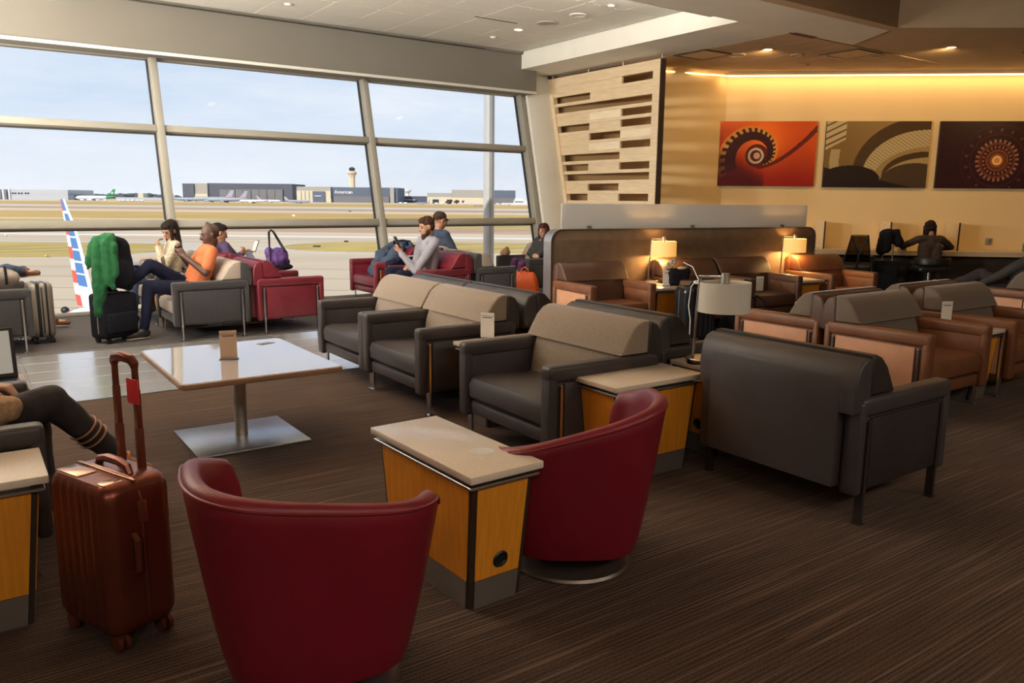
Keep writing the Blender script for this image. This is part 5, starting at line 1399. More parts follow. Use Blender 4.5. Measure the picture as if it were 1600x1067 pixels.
part('luggage_tag', MB().box(0.060, 0.066, -0.095, -0.035, 0.745, 0.825, 0.003), mat('tag_red', (0.75, 0.025, 0.04), 0.6), T, rot=(0, 0, 0), label='red luggage tag')

black_shell = mat('black_shell', (0.022, 0.024, 0.032), 0.22, 0.2, bump=0.03)
T = thing('suitcase', 'black ribbed suitcase with a white power adapter on top, by the partition', 'suitcase', (5.92, 5.30, 0), R(72))
ribbed_case(T, 0.36, 0.24, 0.06, 0.56, black_shell, 7, 0.05, 0.010, plastic_black)
for sx in (1, -1):
    for sy in (1, -1): caster(T, sx * 0.075, sy * 0.13)
part('top_handle', MB().tube([(0, -0.08, 0.558), (0, -0.06, 0.582), (0, 0.06, 0.582), (0, 0.08, 0.558)], 0.012, 8), plastic_black, T)
T = thing('power_adapter', 'white power adapter with a looping white cable on the black suitcase', 'adapter', (5.90, 5.24, 0.592), R(20))
part('brick', MB().box(-0.06, 0.06, -0.04, 0.04, 0, 0.028, 0.006), plastic_white, T)
part('cable', MB().tube([(-0.05, 0, 0.014), (-0.10, 0.0, 0.03), (-0.16, 0.02, -0.02), (-0.20, 0.02, -0.20), (-0.24, -0.02, -0.32), (-0.31, -0.05, -0.45), (-0.30, -0.03, -0.575)], 0.005, 6).tube([(0.05, 0, 0.014), (0.09, 0.05, 0.03), (0.10, 0.12, 0.15), (0.10, 0.22, 0.19)], 0.005, 6), plastic_white, T)

black_cloth = mat('cloth_black', (0.012, 0.012, 0.019), 0.95, spec=0.12, var=0.2, vscale=30, bump=0.2, bscale=80)
def soft_case(label, loc, rz, w_, d_, h, m_, handle=True, group=None, pocket=True):
    T = thing('suitcase', label, 'suitcase', loc, rz, group)
    part('body', MB().box(-d_ / 2, d_ / 2, -w_ / 2, w_ / 2, 0.045, h, 0.035, 4), m_, T)
    if pocket: part('front_pocket', MB().box(-d_ / 2 - 0.03, -d_ / 2 + 0.02, -w_ * .42, w_ * .42, 0.10, h * .62, 0.02, 3), m_, T)
    part('zip', MB().tube([(-0.02, a, b) for a, b in [(w_ / 2 + .002, .1), (w_ / 2 + .002, h - .05), (w_ / 2 - .05, h + .002), (-w_ / 2 + .05, h + .002), (-w_ / 2 - .002, h - .05), (-w_ / 2 - .002, .1)]], 0.005, 6), plastic_grey, T)
    for sy in (1, -1):
        part('wheel', MB().cyl((d_ * .32, sy * (w_ / 2 - .05) - .012, .03), (d_ * .32, sy * (w_ / 2 - .05) + .012, .03), .03, n=14), plastic_black, T)
        part('foot', MB().box(-d_ * .4, -d_ * .25, sy * (w_ / 2 - .06) - .015, sy * (w_ / 2 - .06) + .015, 0, .05, .004), plastic_black, T)
    part('carry_handle', MB().tube([(0, -.06, h - .004), (0, -.05, h + .018), (0, .05, h + .018), (0, .06, h - .004)], 0.009, 8), plastic_black, T)
    if handle: trolley(T, d_ * .34, 0.075, h - .02, h + 0.36, plastic_grey, False, 0.007)
    return T
soft_case('black rolling suitcase on the carpet beside the man in orange', (1.155, 8.30, 0), R(115), 0.36, 0.24, 0.47, black_cloth, True)
soft_case('black rolling suitcase by the counter with a jacket over its raised handle', tuple(PW @ Vector((2.46, 0.85, 0))), WA - PI / 2, 0.36, 0.24, 0.50, black_cloth, True)
grey_shell = mat('grey_shell', (0.30, 0.26, 0.235), 0.4, 0.2)
T = thing('suitcase', 'grey hard-shell suitcase with dark bands behind the far left armchair', 'suitcase', (0.575, 8.64, 0), R(4))
ribbed_case(T, 0.31, 0.205, 0.06, 0.565, grey_shell, 5, 0.06, 0.003, plastic_black)
part('band', MB().box(-0.045, -0.015, -0.159, 0.159, 0.07, 0.57, 0.004), plastic_black, T); part('band', MB().box(0.03, 0.048, -0.158, 0.158, 0.07, 0.569, 0.004), plastic_black, T)
for sx in (1, -1):
    for sy in (1, -1): caster(T, sx * 0.065, sy * 0.11)

# backpack riding on the black suitcase, green jacket thrown over
def blob(name, items, m_, parent=None, vox=0.012, smooth_it=4, noise=0.0, nscale=8.0, label=None, loc=None, rot=None, seed=0):
    """one soft body grown from balls and capsules"""
    mb = MB()
    for it in items:
        if it[0] == 'b': mb.ball(it[1], it[2], 10)
        elif it[0] == 'c': mb.capsule(it[1], it[2], it[3], it[4] if len(it) > 4 else it[3], 12)
        elif it[0] == 'x': mb.box(*it[1], it[2] if len(it) > 2 else 0.0)
    me = fuse(mb.mesh(name, m_, 60), vox, smooth_it)
    if noise > 0:
        from mathutils import noise as N
        co = np.empty(len(me.vertices) * 3); me.vertices.foreach_get('co', co); nm = [v.normal.copy() for v in me.vertices]
        co = co.reshape(-1, 3)
        for i, p in enumerate(co): co[i] = p + np.array(nm[i]) * noise * (N.noise(Vector(p) * nscale + Vector((seed, 0, 0))) + 0.5 * N.noise(Vector(p) * nscale * 2.3))
        me.vertices.foreach_set('co', co.ravel()); me.update()
    return link(name, me, parent, loc, rot, label=label)
def fuse(me, vox, smooth_it=4):
    o = bpy.data.objects.new('tmp', me); COL.objects.link(o)
    r_ = o.modifiers.new('r', 'REMESH'); r_.mode = 'VOXEL'; r_.voxel_size = vox; r_.use_smooth_shade = True
    if smooth_it:
        s_ = o.modifiers.new('s', 'SMOOTH'); s_.factor = 0.5; s_.iterations = smooth_it
    dg = bpy.context.evaluated_depsgraph_get(); dg.update()
    out = bpy.data.meshes.new_from_object(o.evaluated_get(dg))
    mats_ = list(me.materials)
    bpy.data.objects.remove(o); bpy.data.meshes.remove(me)
    if not out.materials:
        for m_ in mats_: out.materials.append(m_)
    out.polygons.foreach_set('use_smooth', [True] * len(out.polygons))
    return out
def bag_thing(name, label, cat, loc, rz, group=None): return thing(name, label, cat, loc, rz, group)
T = bag_thing('backpack', 'black backpack standing on the black suitcase under the green jacket', 'backpack', (1.20, 8.30, 0.49), R(115))
blob('body', [('c', (0, -.07, .11), (0, -.06, .42), .11, .085), ('c', (0, .07, .11), (0, .06, .42), .11, .085), ('b', (-.08, 0, .16), (.08, .14, .13)), ('b', (0, 0, .46), (.08, .10, .06))], black_cloth, T, 0.012, 5, 0.008, 9)
part('strap', MB().tube([(.09, .08, .42), (.16, .09, .32), (.15, .10, .14), (.08, .10, .04)], 0.016, 8), black_cloth, T)
part('strap', MB().tube([(.09, -.08, .42), (.16, -.09, .32), (.15, -.10, .14), (.08, -.10, .04)], 0.016, 8), black_cloth, T)
green = mat('fleece_green', (0.018, 0.098, 0.038), 0.95, spec=0.1, var=0.22, vscale=20, bump=0.3, bscale=120, sheen=0.08)
T = thing('jacket', 'green fleece jacket draped over the black backpack', 'jacket', (1.125, 8.20, 0.0), R(-35))
# local x = to the viewer's right, -y = towards the viewer
blob('body', [('c', (-.07, -.03, .965), (.05, -.02, .985), .052, .050), ('c', (-.10, -.05, .93), (-.135, -.06, .76), .042, .045), ('c', (-.05, -.06, .94), (-.06, -.075, .62), .050, .060), ('c', (.03, -.06, .95), (.045, -.085, .60), .050, .050),
              ('c', (.085, -.05, .93), (.095, -.07, .66), .040, .034), ('c', (-.055, -.07, .64), (-.075, -.08, .30), .066, .050), ('c', (-.01, -.08, .62), (-.04, -.085, .42), .045, .035), ('c', (.05, -.085, .62), (.075, -.09, .53), .042, .020), ('c', (-.13, -.06, .78), (-.155, -.065, .715), .032, .018)], green, T, 0.009, 4, 0.010, 13)
part('collar', MB().tube([(-.09, .01, .985), (-.03, .05, 1.012), (.04, .04, 1.012), (.075, -.01, .985)], [.022, .028, .028, .020], 8), green, T)
part('hem_strap', MB().tube([(-.05, -.08, .30), (-.045, -.085, .18), (-.043, -.085, .06)], 0.010, 6), black_cloth, T)
T = thing('jacket', 'black jacket hung over the raised suitcase handle by the counter', 'jacket', tuple(PW @ Vector((2.46, 0.95, 0))), WA, None)
blob('body', [('c', (-.09, 0, .93), (.10, 0, .95), .06, .05), ('c', (-.10, 0, .92), (-.12, -.02, .66), .06, .075), ('c', (.08, -.01, .94), (.13, -.02, .78), .06, .07), ('c', (-.03, -.03, .92), (-.05, -.03, .70), .08, .08)], black_cloth, T, 0.014, 4, 0.012, 9)
part('sleeve', MB().tube([(.12, -.02, .88), (.17, -.03, .80), (.16, -.03, .74)], [.045, .04, .035], 10), black_cloth, T)

# backpack on the far-left armchair
canvas_grey = mat('canvas_grey', (0.33, 0.28, 0.24), 0.9, var=0.12, vscale=20, bump=0.2, bscale=120)
T = thing('backpack', 'grey canvas backpack with black straps lying at the far left', 'backpack', (0.18, 8.40, 0.57), 0)
blob('body', [('c', (-.20, 0, .085), (.12, 0, .085), .085, .08), ('c', (-.16, .06, .085), (.10, .06, .08), .075, .07), ('b', (.16, 0, .075), (.085, .10, .073))], canvas_grey, T, 0.012, 5, 0.008, 9)
for x_ in (.06, .135): part('strap', MB().tube([(x_, -.088, .02), (x_, -.094, .09), (x_, -.05, .165), (x_, .04, .172)], 0.011, 6), black_cloth, T)
part('webbing', MB().tube([(-.02, 0, .165), (.02, -.02, .19), (.035, -.02, .205)], 0.008, 6), black_cloth, T)

# purple bag with tall wire handles
purple = mat('nylon_purple', (0.105, 0.045, 0.235), 0.6, var=0.25, vscale=14, bump=0.25, bscale=60)
T = thing('tote_bag', 'purple drawstring bag with long black cord handles on the red armchair', 'bag', (3.02, 9.22, 0.545), 0)
blob('body', [('b', (.06, 0, .13), (.125, .10, .125)), ('c', (-.03, 0, .08), (-.05, 0, .22), .07, .045), ('b', (.12, .02, .09), (.08, .08, .08))], purple, T, 0.011, 4, 0.014, 12)
part('handle', MB().tube([(-.055, -.06, .02), (-.06, -.06, .28), (-.055, -.055, .43), (-.03, -.05, .465), (.0, -.05, .44), (.07, -.05, .32), (.14, -.05, .20)], 0.0075, 6), plastic_black, T)
part('handle', MB().tube([(-.025, .05, .04), (-.03, .05, .28), (-.035, .045, .43), (-.01, .04, .46), (.02, .04, .43), (.09, .04, .30), (.16, .04, .18)], 0.0075, 6), plastic_black, T)
part('base', MB().ball((.10, 0, .025), (.13, .10, .04), 8), black_cloth, T)

# orange shopping bag
orange = mat('bag_orange', (0.80, 0.115, 0.012), 0.5, var=0.06, vscale=8); bag_print = mat('bag_print', (0.86, 0.30, 0.12), 0.6)
T = thing('shopping_bag', 'bright orange shopping bag on the floor by the steel partition end', 'bag', (6.46, 8.92, 0), R(-50))
rings = []
for z_, a_, b_ in ((0, .19, .075), (.02, .20, .08), (.16, .20, .09), (.30, .17, .07), (.37, .13, .04), (.385, .115, .03)):
    rings.append([(x_ * (1 + 0.03 * math.sin(9 * y_ + 20 * z_)), y_ + 0.012 * math.sin(14 * x_ + 9 * z_), z_ + (0.03 * x_ if z_ > .2 else 0)) for x_, y_ in rrect(a_, b_, min(a_, b_) * .6, 5)])
part('sack', MB().loft(rings), orange, T, angle=50)
for s in (1, -1): part('handle', MB().tube([(-.06, s * .03, .36), (-.05, s * .03, .43), (0, s * .025, .455), (.045, s * .03, .43), (.06, s * .03, .36)], 0.010, 6), orange, T)
hs = MB()
def plate(poly, y_): hs.prism(poly, y_ - 0.003, y_ + 0.003, 'y')
for a, b in (((-.13, .115), (0, .20)), ((0, .20), (.13, .115))):
    d_ = Vector((b[0] - a[0], b[1] - a[1])).normalized(); n_ = Vector((-d_.y, d_.x)) * 0.010
    plate([(a[0], a[1]), (b[0], b[1]), (b[0] + n_.x, b[1] + n_.y), (a[0] + n_.x, a[1] + n_.y)], -.088)
plate([(-.105, .01), (-.045, .01), (-.045, .085), (.045, .085), (.045, .01), (.105, .01), (.105, .11), (0, .178), (-.105, .11)], -.0885)
part('house_print', hs, bag_print, T, smooth=False)

# dark handbag with flowers on the lamp table
T = thing('handbag', 'dark handbag with pale flowers poking out, in front of the chocolate armchairs', 'handbag', (6.19, 5.80, 0.505), R(-20))
blob('body', [('x', (-.12, .12, -.055, .055, 0, .15), .03), ('c', (-.10, 0, .14), (.10, 0, .14), .045)], black_cloth, T, 0.011, 4, 0.006, 9)
part('handle', MB().tube([(.04, 0, .17), (.07, 0, .235), (.12, 0, .235), (.13, 0, .15)], 0.009, 8), plastic_black, T)
fl = mat('petal_pale', (0.62, 0.47, 0.36), 0.8)
fm_ = MB()
for (a, b, c, t) in ((-.10, 0, .22, 0), (-.07, -.02, .25, 1), (-.12, .01, .18, 2)):
    for k in range(5):
        q = 2 * PI * k / 5 + t; fm_.ball((a + .022 * math.cos(q), b, c + .022 * math.sin(q)), (.02, .008, .02), 6)
part('flower', fm_, fl, T); part('leaf', MB().ball((.03, -.03, .185), (.055, .02, .016), 8), fl, T)
part('stem', MB().tube([(-.08, 0, .12), (-.09, 0, .2)], 0.004, 5).tube([(-.06, 0, .12), (-.07, -.02, .23)], 0.004, 5), mat('stem_green', (0.1, 0.12, 0.05), 0.8), T)
T = thing('duffel_bag', 'black duffel bag with hanging straps on the floor before the chocolate armchairs', 'bag', (6.62, 5.18, 0), R(-10))
blob('body', [('c', (-.20, 0, .15), (.20, 0, .15), .15), ('b', (0, 0, .10), (.30, .15, .10))], black_cloth, T, 0.014, 4, 0.01, 8)
for s in (1, -1): part('handle', MB().tube([(-.10, s * .08, .27), (-.09, s * .06, .40), (.02, s * .05, .44), (.11, s * .06, .39), (.12, s * .08, .27)], 0.011, 6), black_cloth, T)

# drinks and cups
clear = glass_mat('clear_cup', (0.93, 0.95, 0.95)); amber = mat('amber_drink', (0.75, 0.16, 0.02), 0.1, emit=None); greenlbl = mat('label_green', (0.20, 0.42, 0.10), 0.6)
def tumbler(name, label, loc, h, r_, m_, fill=None, fh=0.5, band=None):
    T = thing(name, label, 'cup', loc, 0, 'cups and glasses')
    part('wall', MB().lathe([(0, 0.002), (r_ * .76, 0.0), (r_, h), (r_ * .94, h), (r_ * .72, 0.006), (0, 0.006)], 20, caps=False), m_, T)
    if fill: part('drink', MB().lathe([(0, 0.007), (r_ * .70, 0.007), (r_ * (.72 + .2 * fh), h * fh), (0, h * fh)], 18, caps=False), fill, T)
    if band: part('printed_band', MB().lathe([(r_ * .84, h * .3), (r_ * .94, h * .72)], 20, caps=False), band, T)
    return T
tumbler('glass', 'glass of amber drink on the side table between the red armchairs', (4.66, 9.06, 0.505), 0.155, 0.043, clear, amber, 0.62)
tumbler('paper_cup', 'white paper cup beside the glass of amber drink', (4.50, 9.00, 0.505), 0.075, 0.045, plastic_white)
tumbler('paper_cup', 'paper cup with a green printed band on the table beside the woman in purple leggings', (6.98, 8.66, 0.505), 0.13, 0.046, plastic_white, None, .5, greenlbl)
tumbler('glass', 'clear plastic cup behind the green-banded paper cup', (7.10, 8.56, 0.505), 0.11, 0.042, clear)
tumbler('glass', 'clear plastic cup on the table between the charcoal armchairs by the window', (1.98, 8.93, 0.505), 0.13, 0.042, clear)
tumbler('bottle', 'white slim bottle beside the clear cup by the window', (2.06, 8.90, 0.505), 0.21, 0.026, plastic_white)
tumbler('plastic_tub', 'white plastic tub on the table between the red armchairs by the window', (2.78, 8.92, 0.505), 0.055, 0.07, plastic_white)

# laptops
alu = mat('aluminium', (0.60, 0.59, 0.58), 0.35, 0.7); screen_dark = mat('screen_dark', (0.02, 0.022, 0.03), 0.15)
screen_on = mat('screen_on', (0.5, 0.5, 0.48), 0.3, emit=(0.72, 0.70, 0.62), estr=0.28)
def laptop(label, loc, rz, ang=110, w_=0.31, d_=0.21, body=alu, on=False, bezel=screen_dark):
    """base on local xy, keyboard edge towards -y, lid hinged on +y"""
    T = thing('laptop', label, 'laptop', loc, rz, None)
    b_ = part('base', MB().box(-w_ / 2, w_ / 2, -d_ / 2, d_ / 2, 0, 0.014, 0.004), body, T)
    part('keyboard', MB().box(-w_ * .42, w_ * .42, -d_ * .12, d_ * .36, 0.0135, 0.0155, 0.001, 1), screen_dark, b_)
    a = R(ang - 90)
    l_ = part('lid', MB().box(-w_ / 2, w_ / 2, 0.0, 0.007, 0, d_, 0.003), body, T, loc=(0, d_ / 2, 0.012), rot=(-a, 0, 0))
    part('bezel', MB().box(-w_ * .49, w_ * .49, -0.0012, 0.001, 0.006, d_ - .005), bezel, l_)
    part('display', MB().box(-w_ * .45, w_ * .45, -0.002, 0.0, 0.022, d_ - .014), screen_on if on else screen_dark, l_)
    part('lid_mark', MB().ball((0, 0.0072, d_ * .5), (0.012, 0.0012, 0.014), 8), screen_dark, l_)
    return T

# ================================================================== PEOPLE
def skin(name, c): return mat('skin_' + name, c, 0.5, var=0.06, vscale=25)
sk_light = skin('light', (0.50, 0.27, 0.18)); sk_tan = skin('tan', (0.40, 0.20, 0.12)); sk_dark = skin('dark', (0.085, 0.040, 0.028))
hair_black = mat('hair_black', (0.018, 0.012, 0.012), 0.75, spec=0.15, var=0.4, vscale=60, bump=0.3, bscale=90, stretch=(1, 1, .2))
hair_brown = mat('hair_brown', (0.060, 0.028, 0.018), 0.75, spec=0.15, var=0.4, vscale=60, bump=0.3, bscale=90, stretch=(1, 1, .2))
hair_auburn = mat('hair_auburn', (0.070, 0.018, 0.020), 0.75, spec=0.15, var=0.4, vscale=60, bump=0.3, bscale=90, stretch=(1, 1, .2))
eye_m = mat('eye_dark', (0.02, 0.014, 0.012), 0.2); lip_m = mat('lip', (0.33, 0.10, 0.085), 0.5)
def V(*a): return Vector(a)
def ik(A, B, l1, l2, pole):
    A, B = Vector(A), Vector(B); d = B - A; L_ = min(d.length, (l1 + l2) * .999); dn = d.normalized()
    a = (l1 * l1 - l2 * l2 + L_ * L_) / (2 * L_); h = math.sqrt(max(0, l1 * l1 - a * a))
    p = Vector(pole); p = p - dn * p.dot(dn); p = p.normalized() if p.length > 1e-5 else dn.orthogonal()
    return A + dn * a + p * h
def person(label, loc, rz, skin_m, top_m, leg_m, shoe_m, hair_m, hair='short', s=0.92, recl=10, hz=0.45, head=(0, 10, 0), hands=None, hdirs=None, poles=None,
           knees=None, feet=None, fdirs=None, sleeve='long', neck_fwd=0.02, curl=(40, 45), shirt_len=0.02, group=None, extra=None, wide=1.0, elbows=None):
    """seated or standing figure, local front +x, left +y; hands/knees/feet given as (left, right) points"""
    T = thing('person', label, 'person', loc, rz, group)
    P = V(0, 0, hz); r_ = R(recl)
    u = V(-math.sin(r_), 0, math.cos(r_)); f = V(math.cos(r_), 0, math.sin(r_))
    sh = [P + u * (.445 * s) + V(0, .172 * s * wide * q, 0) for q in (1, -1)]
    N = P + u * (.50 * s)
    Hc = N + u * (.115 * s) * 1.0 + V(neck_fwd + .02, 0, .02 * s)
    yaw, pit, rol = [R(a) for a in head]
    HM = Matrix.Translation(Hc) @ Euler((rol, pit, yaw), 'XYZ').to_matrix().to_4x4() @ Matrix.Scale(s, 4)
    hp_ = [P + V(0, .088 * s * q, 0) for q in (1, -1)]
    hands = hands or [(.3, .15, hz + .1), (.3, -.15, hz + .1)]
    knees = knees or [(.42, .12, hz + .03), (.42, -.12, hz + .03)]
    feet = feet or [(.45, .12, .06), (.45, -.12, .06)]
    m = MB()
    # torso, neck
    for q in (1, -1):
        m.capsule(P + V(0, .07 * q * s, 0), P + u * (.30 * s) + V(0, .078 * q * s * wide, 0), .098 * s, .098 * s, 12)
    m.capsule(sh[0] - V(0, .02, 0), sh[1] + V(0, .02, 0), .058 * s, .058 * s, 12)
    m.capsule(P + u * (.36 * s), N + u * .0, .10 * s, .06 * s, 12)
    nb = HM @ V(-.022, 0, -.075)
    m.capsule(N - u * .02, nb, .056 * s, .053 * s, 12)
    # head
    for c, q in (((-.018, 0, .030), (.096, .076, .088)), ((.022, 0, -.020), (.072, .062, .085)), ((.040, 0, -.078), (.046, .044, .034)), ((.0, 0, -.06), (.066, .060, .055)), ((.064, 0, .022), (.022, .045, .016))):
        m.ball(c, q, 14, 0, HM)
    m.capsule(HM @ V(.088, 0, .012), HM @ V(.106, 0, -.026), .009 * s, .014 * s, 8)
    m.capsule(HM @ V(.084, -.016, -.062), HM @ V(.084, .016, -.062), .011 * s, .011 * s, 8)
    for q in (1, -1):
        m.ball((-.006, q * .077, -.006), (.018, .010, .030), 8, 0, HM)
        m.capsule(HM @ V(.062, q * .030, -.024), HM @ V(.056, q * .040, -.03), .018 * s, .018 * s, 8)
    # arms and hands
    ex = []
    for i in (0, 1):
        q = 1 if i == 0 else -1
        Wp = Vector(hands[i])
        pole = (poles[i] if poles else (-.3, q * .5, -.8))
        E_ = Vector(elbows[i]) if elbows and elbows[i] else ik(sh[i], Wp, .285 * s, .255 * s, pole)
        ex.append((E_, Wp))
        m.capsule(sh[i], E_, .050 * s, .040 * s, 12); m.capsule(E_, Wp, .040 * s, .027 * s, 12)
        fd = (Wp - E_).normalized()
        hd, pn = (hdirs[i] if hdirs and hdirs[i] else (fd, V(0, 0, -1)))
        hd = Vector(hd).normalized(); pn = Vector(pn); pn = (pn - hd * pn.dot(hd)).normalized(); lt = hd.cross(pn)
        if (lt.y * q) > 0: lt = -lt          # thumb on the inner side
        lt = -lt
        hs_ = s
        for k in range(4):
            off = (k - 1.5) * .019 * hs_
            K_ = Wp + hd * (.083 - .006 * abs(k - 1.4)) * hs_ + lt * off
            m.capsule(Wp + hd * .012 + lt * off * .75, K_, .0135 * hs_, .011 * hs_, 8)
            c1, c2 = R(curl[0] + 5 * k), R(curl[0] + curl[1] + 7 * k)
            ln = (.040, .045, .042, .033)[k] * hs_
            A1 = K_ + (hd * math.cos(c1) + pn * math.sin(c1)) * ln
            A2 = A1 + (hd * math.cos(c2) + pn * math.sin(c2)) * ln * .85
            m.capsule(K_, A1, .0095 * hs_, .0085 * hs_, 8); m.capsule(A1, A2, .0085 * hs_, .0072 * hs_, 8)
        t0 = Wp + hd * .025 * hs_ - lt * .026 * hs_
        t1 = t0 + (hd * .6 - lt * .55 + pn * .5).normalized() * .042 * hs_
        t2 = t1 + (hd * .8 - lt * .05 + pn * .6).normalized() * .032 * hs_
        m.capsule(t0, t1, .0125 * hs_, .010 * hs_, 8); m.capsule(t1, t2, .010 * hs_, .008 * hs_, 8)
    # legs
    an = []
    for i in (0, 1):
        K_, A_ = Vector(knees[i]), Vector(feet[i])
        m.capsule(hp_[i], K_, .076 * s, .052 * s, 12); m.capsule(K_, A_, .050 * s, .034 * s, 12)
        fd = Vector(fdirs[i]).normalized() if fdirs else V(1, 0, -.05).normalized()
        m.capsule(A_ + V(0, 0, -.015), A_ + fd * .13 * s + V(0, 0, -.02), .034 * s, .028 * s, 10); an.append(fd)
    me = fuse(m.mesh('body', skin_m, 60), 0.0068, 3)
    link('body', me, T)
    # eyes, brows, lips
    for q in (1, -1):
        part('eye', MB().ball((.0, 0, 0), (.010, .014, .0075), 8), eye_m, T, loc=HM @ V(.0795, q * .031, .004))
        part('eyebrow', MB().tube([HM @ V(.080, q * .050, .026), HM @ V(.088, q * .032, .031), HM @ V(.091, q * .014, .026)], 0.0045 * s, 6), hair_m or hair_black, T)
    part('lips', MB().tube([HM @ V(.084, -.022, -.060), HM @ V(.096, 0, -.060), HM @ V(.084, .022, -.060)], [.004, .0065, .004], 6), lip_m, T)
    # shirt
    it = []
    for q in (1, -1):
        it.append(('c', P + u * shirt_len + V(0, .07 * q * s, 0), P + u * (.30 * s) + V(0, .080 * q * s * wide, 0), .114 * s, .112 * s))
    it += [('c', sh[0] - V(0, .02, 0), sh[1] + V(0, .02, 0), .070 * s, .070 * s), ('c', P + u * (.33 * s), N - u * .035, .112 * s, .078 * s)]
    for i in (0, 1):
        E_, Wp = ex[i]
        if sleeve == 'long':
            it += [('c', sh[i], E_, .064 * s, .055 * s), ('c', E_, E_.lerp(Wp, .93), .055 * s, .041 * s)]
        elif sleeve == 'short': it.append(('c', sh[i], sh[i].lerp(E_, .72), .066 * s, .063 * s))
    blob('shirt', it, top_m, T, 0.0105, 3, 0.006, 12, seed=len(label))
    it = [('c', hp_[0], hp_[1], .108 * s, .108 * s)]
    for i in (0, 1):
        it += [('c', hp_[i], Vector(knees[i]), .094 * s, .070 * s), ('c', Vector(knees[i]), Vector(knees[i]).lerp(Vector(feet[i]), .90), .067 * s, .049 * s)]
    blob('trousers', it, leg_m, T, 0.0105, 3, 0.006, 11, seed=3 + len(label))
    if shoe_m:
        for i in (0, 1):
            A_ = Vector(feet[i]); fd = an[i]; dn = V(0, 0, -1); dn = (dn - fd * dn.dot(fd)).normalized() if abs(fd.z) < .95 else V(-1, 0, 0)
            blob('shoe', [('c', A_ + fd * -.02 + dn * .012, A_ + fd * .03, .044 * s, .043 * s), ('c', A_ + fd * -.02 + dn * .022, A_ + fd * .16 * s + dn * .026, .038 * s, .030 * s), ('c', A_ + dn * -.02, A_ + dn * .02, .045 * s, .046 * s)], shoe_m, T, 0.008, 3)
            n_ = fd.cross(dn).normalized()
            sole = MB(); c0 = A_ + dn * .052 * s
            rg = []
            for z_ in (0, .012):
                rg.append([c0 + fd * (.065 * s + .118 * s * math.cos(t)) + n_ * (.036 * s * math.sin(t) * (1 + .12 * math.cos(t))) + dn * z_ for t in [2 * PI * k / 18 for k in range(18)]])
            part('sole', sole.loft(rg), mat('sole_pale', (0.5, 0.42, 0.33), 0.8), T)
    # hair
    def hb(name, its, m_, vox=.009, nz=.004, ns=16): 
        its2 = []
        for h_ in its:
            if h_[0] == 'b':
                mb = h_; its2.append(('c', HM @ Vector(h_[1]), HM @ Vector(h_[1]), 1, 1))
        mb = MB()
        for h_ in its:
            if h_[0] == 'b': mb.ball(h_[1], h_[2], 12, 0, HM)
            else:
                a_ = HM @ Vector(h_[1]); d_ = Vector(h_[2]) - Vector(h_[1])
                e_ = HM @ Vector(h_[2])
                if abs(d_.z) > .08: e_ = e_.lerp(a_ + Vector((d_.x * .6, d_.y, d_.z)) * s, .8)      # locks hang down
                mb.capsule(a_, e_, h_[3] * s, h_[4] * s, 10)
        me_ = fuse(mb.mesh(name, m_, 60), vox, 3)
        from mathutils import noise as NZ
        for v_ in me_.vertices: v_.co += v_.normal * nz * NZ.noise(v_.co * ns * 3)
        return link(name, me_, T)
    cap_ = [('b', (-.028, 0, .046), (.100, .083, .086)), ('b', (-.045, 0, -.004), (.072, .080, .075))]
    if hair == 'short': hb('hair', cap_ + [('b', (.03, 0, .085), (.055, .062, .042))], hair_m)
    elif hair == 'fade': hb('hair', [('b', (-.026, 0, .040), (.0975, .079, .0865))], hair_m)
    elif hair == 'bob': hb('hair', cap_ + [('b', (.02, 0, .08), (.070, .074, .050)), ('c', (.02, .074, .03), (.02, .072, -.10), .026, .026), ('c', (.02, -.074, .03), (.02, -.072, -.10), .026, .026), ('c', (-.05, .05, .02), (-.05, .055, -.12), .045, .04), ('c', (-.05, -.05, .02), (-.05, -.055, -.12), .045, .04), ('c', (.066, -.035, .062), (.066, .035, .062), .020, .020)], hair_m)
    elif hair == 'long': hb('hair', cap_ + [('b', (.02, 0, .08), (.068, .072, .048)), ('c', (.025, .074, .03), (.045, .085, -.20), .022, .024), ('c', (-.01, -.076, .02), (-.03, -.08, -.24), .030, .030), ('c', (-.06, .04, .02), (-.09, .06, -.25), .050, .036), ('c', (-.06, -.04, .02), (-.10, -.05, -.27), .050, .034)], hair_m)
    if extra: extra(T, HM, s, dict(hands=ex, sh=sh, N=N, P=P, u=u))
    return T
denim = mat('denim_navy', (0.012, 0.014, 0.034), 0.9, spec=0.15, var=0.18, vscale=25, bump=0.15, bscale=200)
denim_blue = mat('denim_blue', (0.045, 0.070, 0.130), 0.85, var=0.2, vscale=22, bump=0.15, bscale=200)
black_jean = mat('jeans_black', (0.032, 0.026, 0.030), 0.85, var=0.2, vscale=25, bump=0.12, bscale=200)
tee_orange = mat('tee_orange', (0.60, 0.17, 0.065), 0.85, var=0.08, vscale=12, bump=0.12, bscale=80)
lace_cream = mat('blouse_cream', (0.55, 0.47, 0.36), 0.85, var=0.35, vscale=45, bump=0.3, bscale=60)
shirt_grey = mat('shirt_grey_blue', (0.31, 0.31, 0.37), 0.8, var=0.10, vscale=10, bump=0.12, bscale=60)
shirt_navy = mat('shirt_navy', (0.040, 0.060, 0.105), 0.8, var=0.12, vscale=10)
top_black = mat('top_black', (0.030, 0.028, 0.030), 0.8, var=0.15, vscale=12)
leggings = mat('leggings_purple', (0.085, 0.020, 0.095), 0.7, var=0.12, vscale=14)
top_purple = mat('top_purple', (0.055, 0.030, 0.090), 0.8)
shoe_brown = mat('shoe_brown', (0.14, 0.055, 0.030), 0.45); shoe_black = mat('shoe_black', (0.02, 0.018, 0.02), 0.5); shoe_tan = mat('shoe_tan', (0.36, 0.25, 0.17), 0.6)
coat_beige = mat('coat_beige', (0.40, 0.26, 0.155), 0.95, var=0.25, vscale=60, bump=0.3, bscale=140)
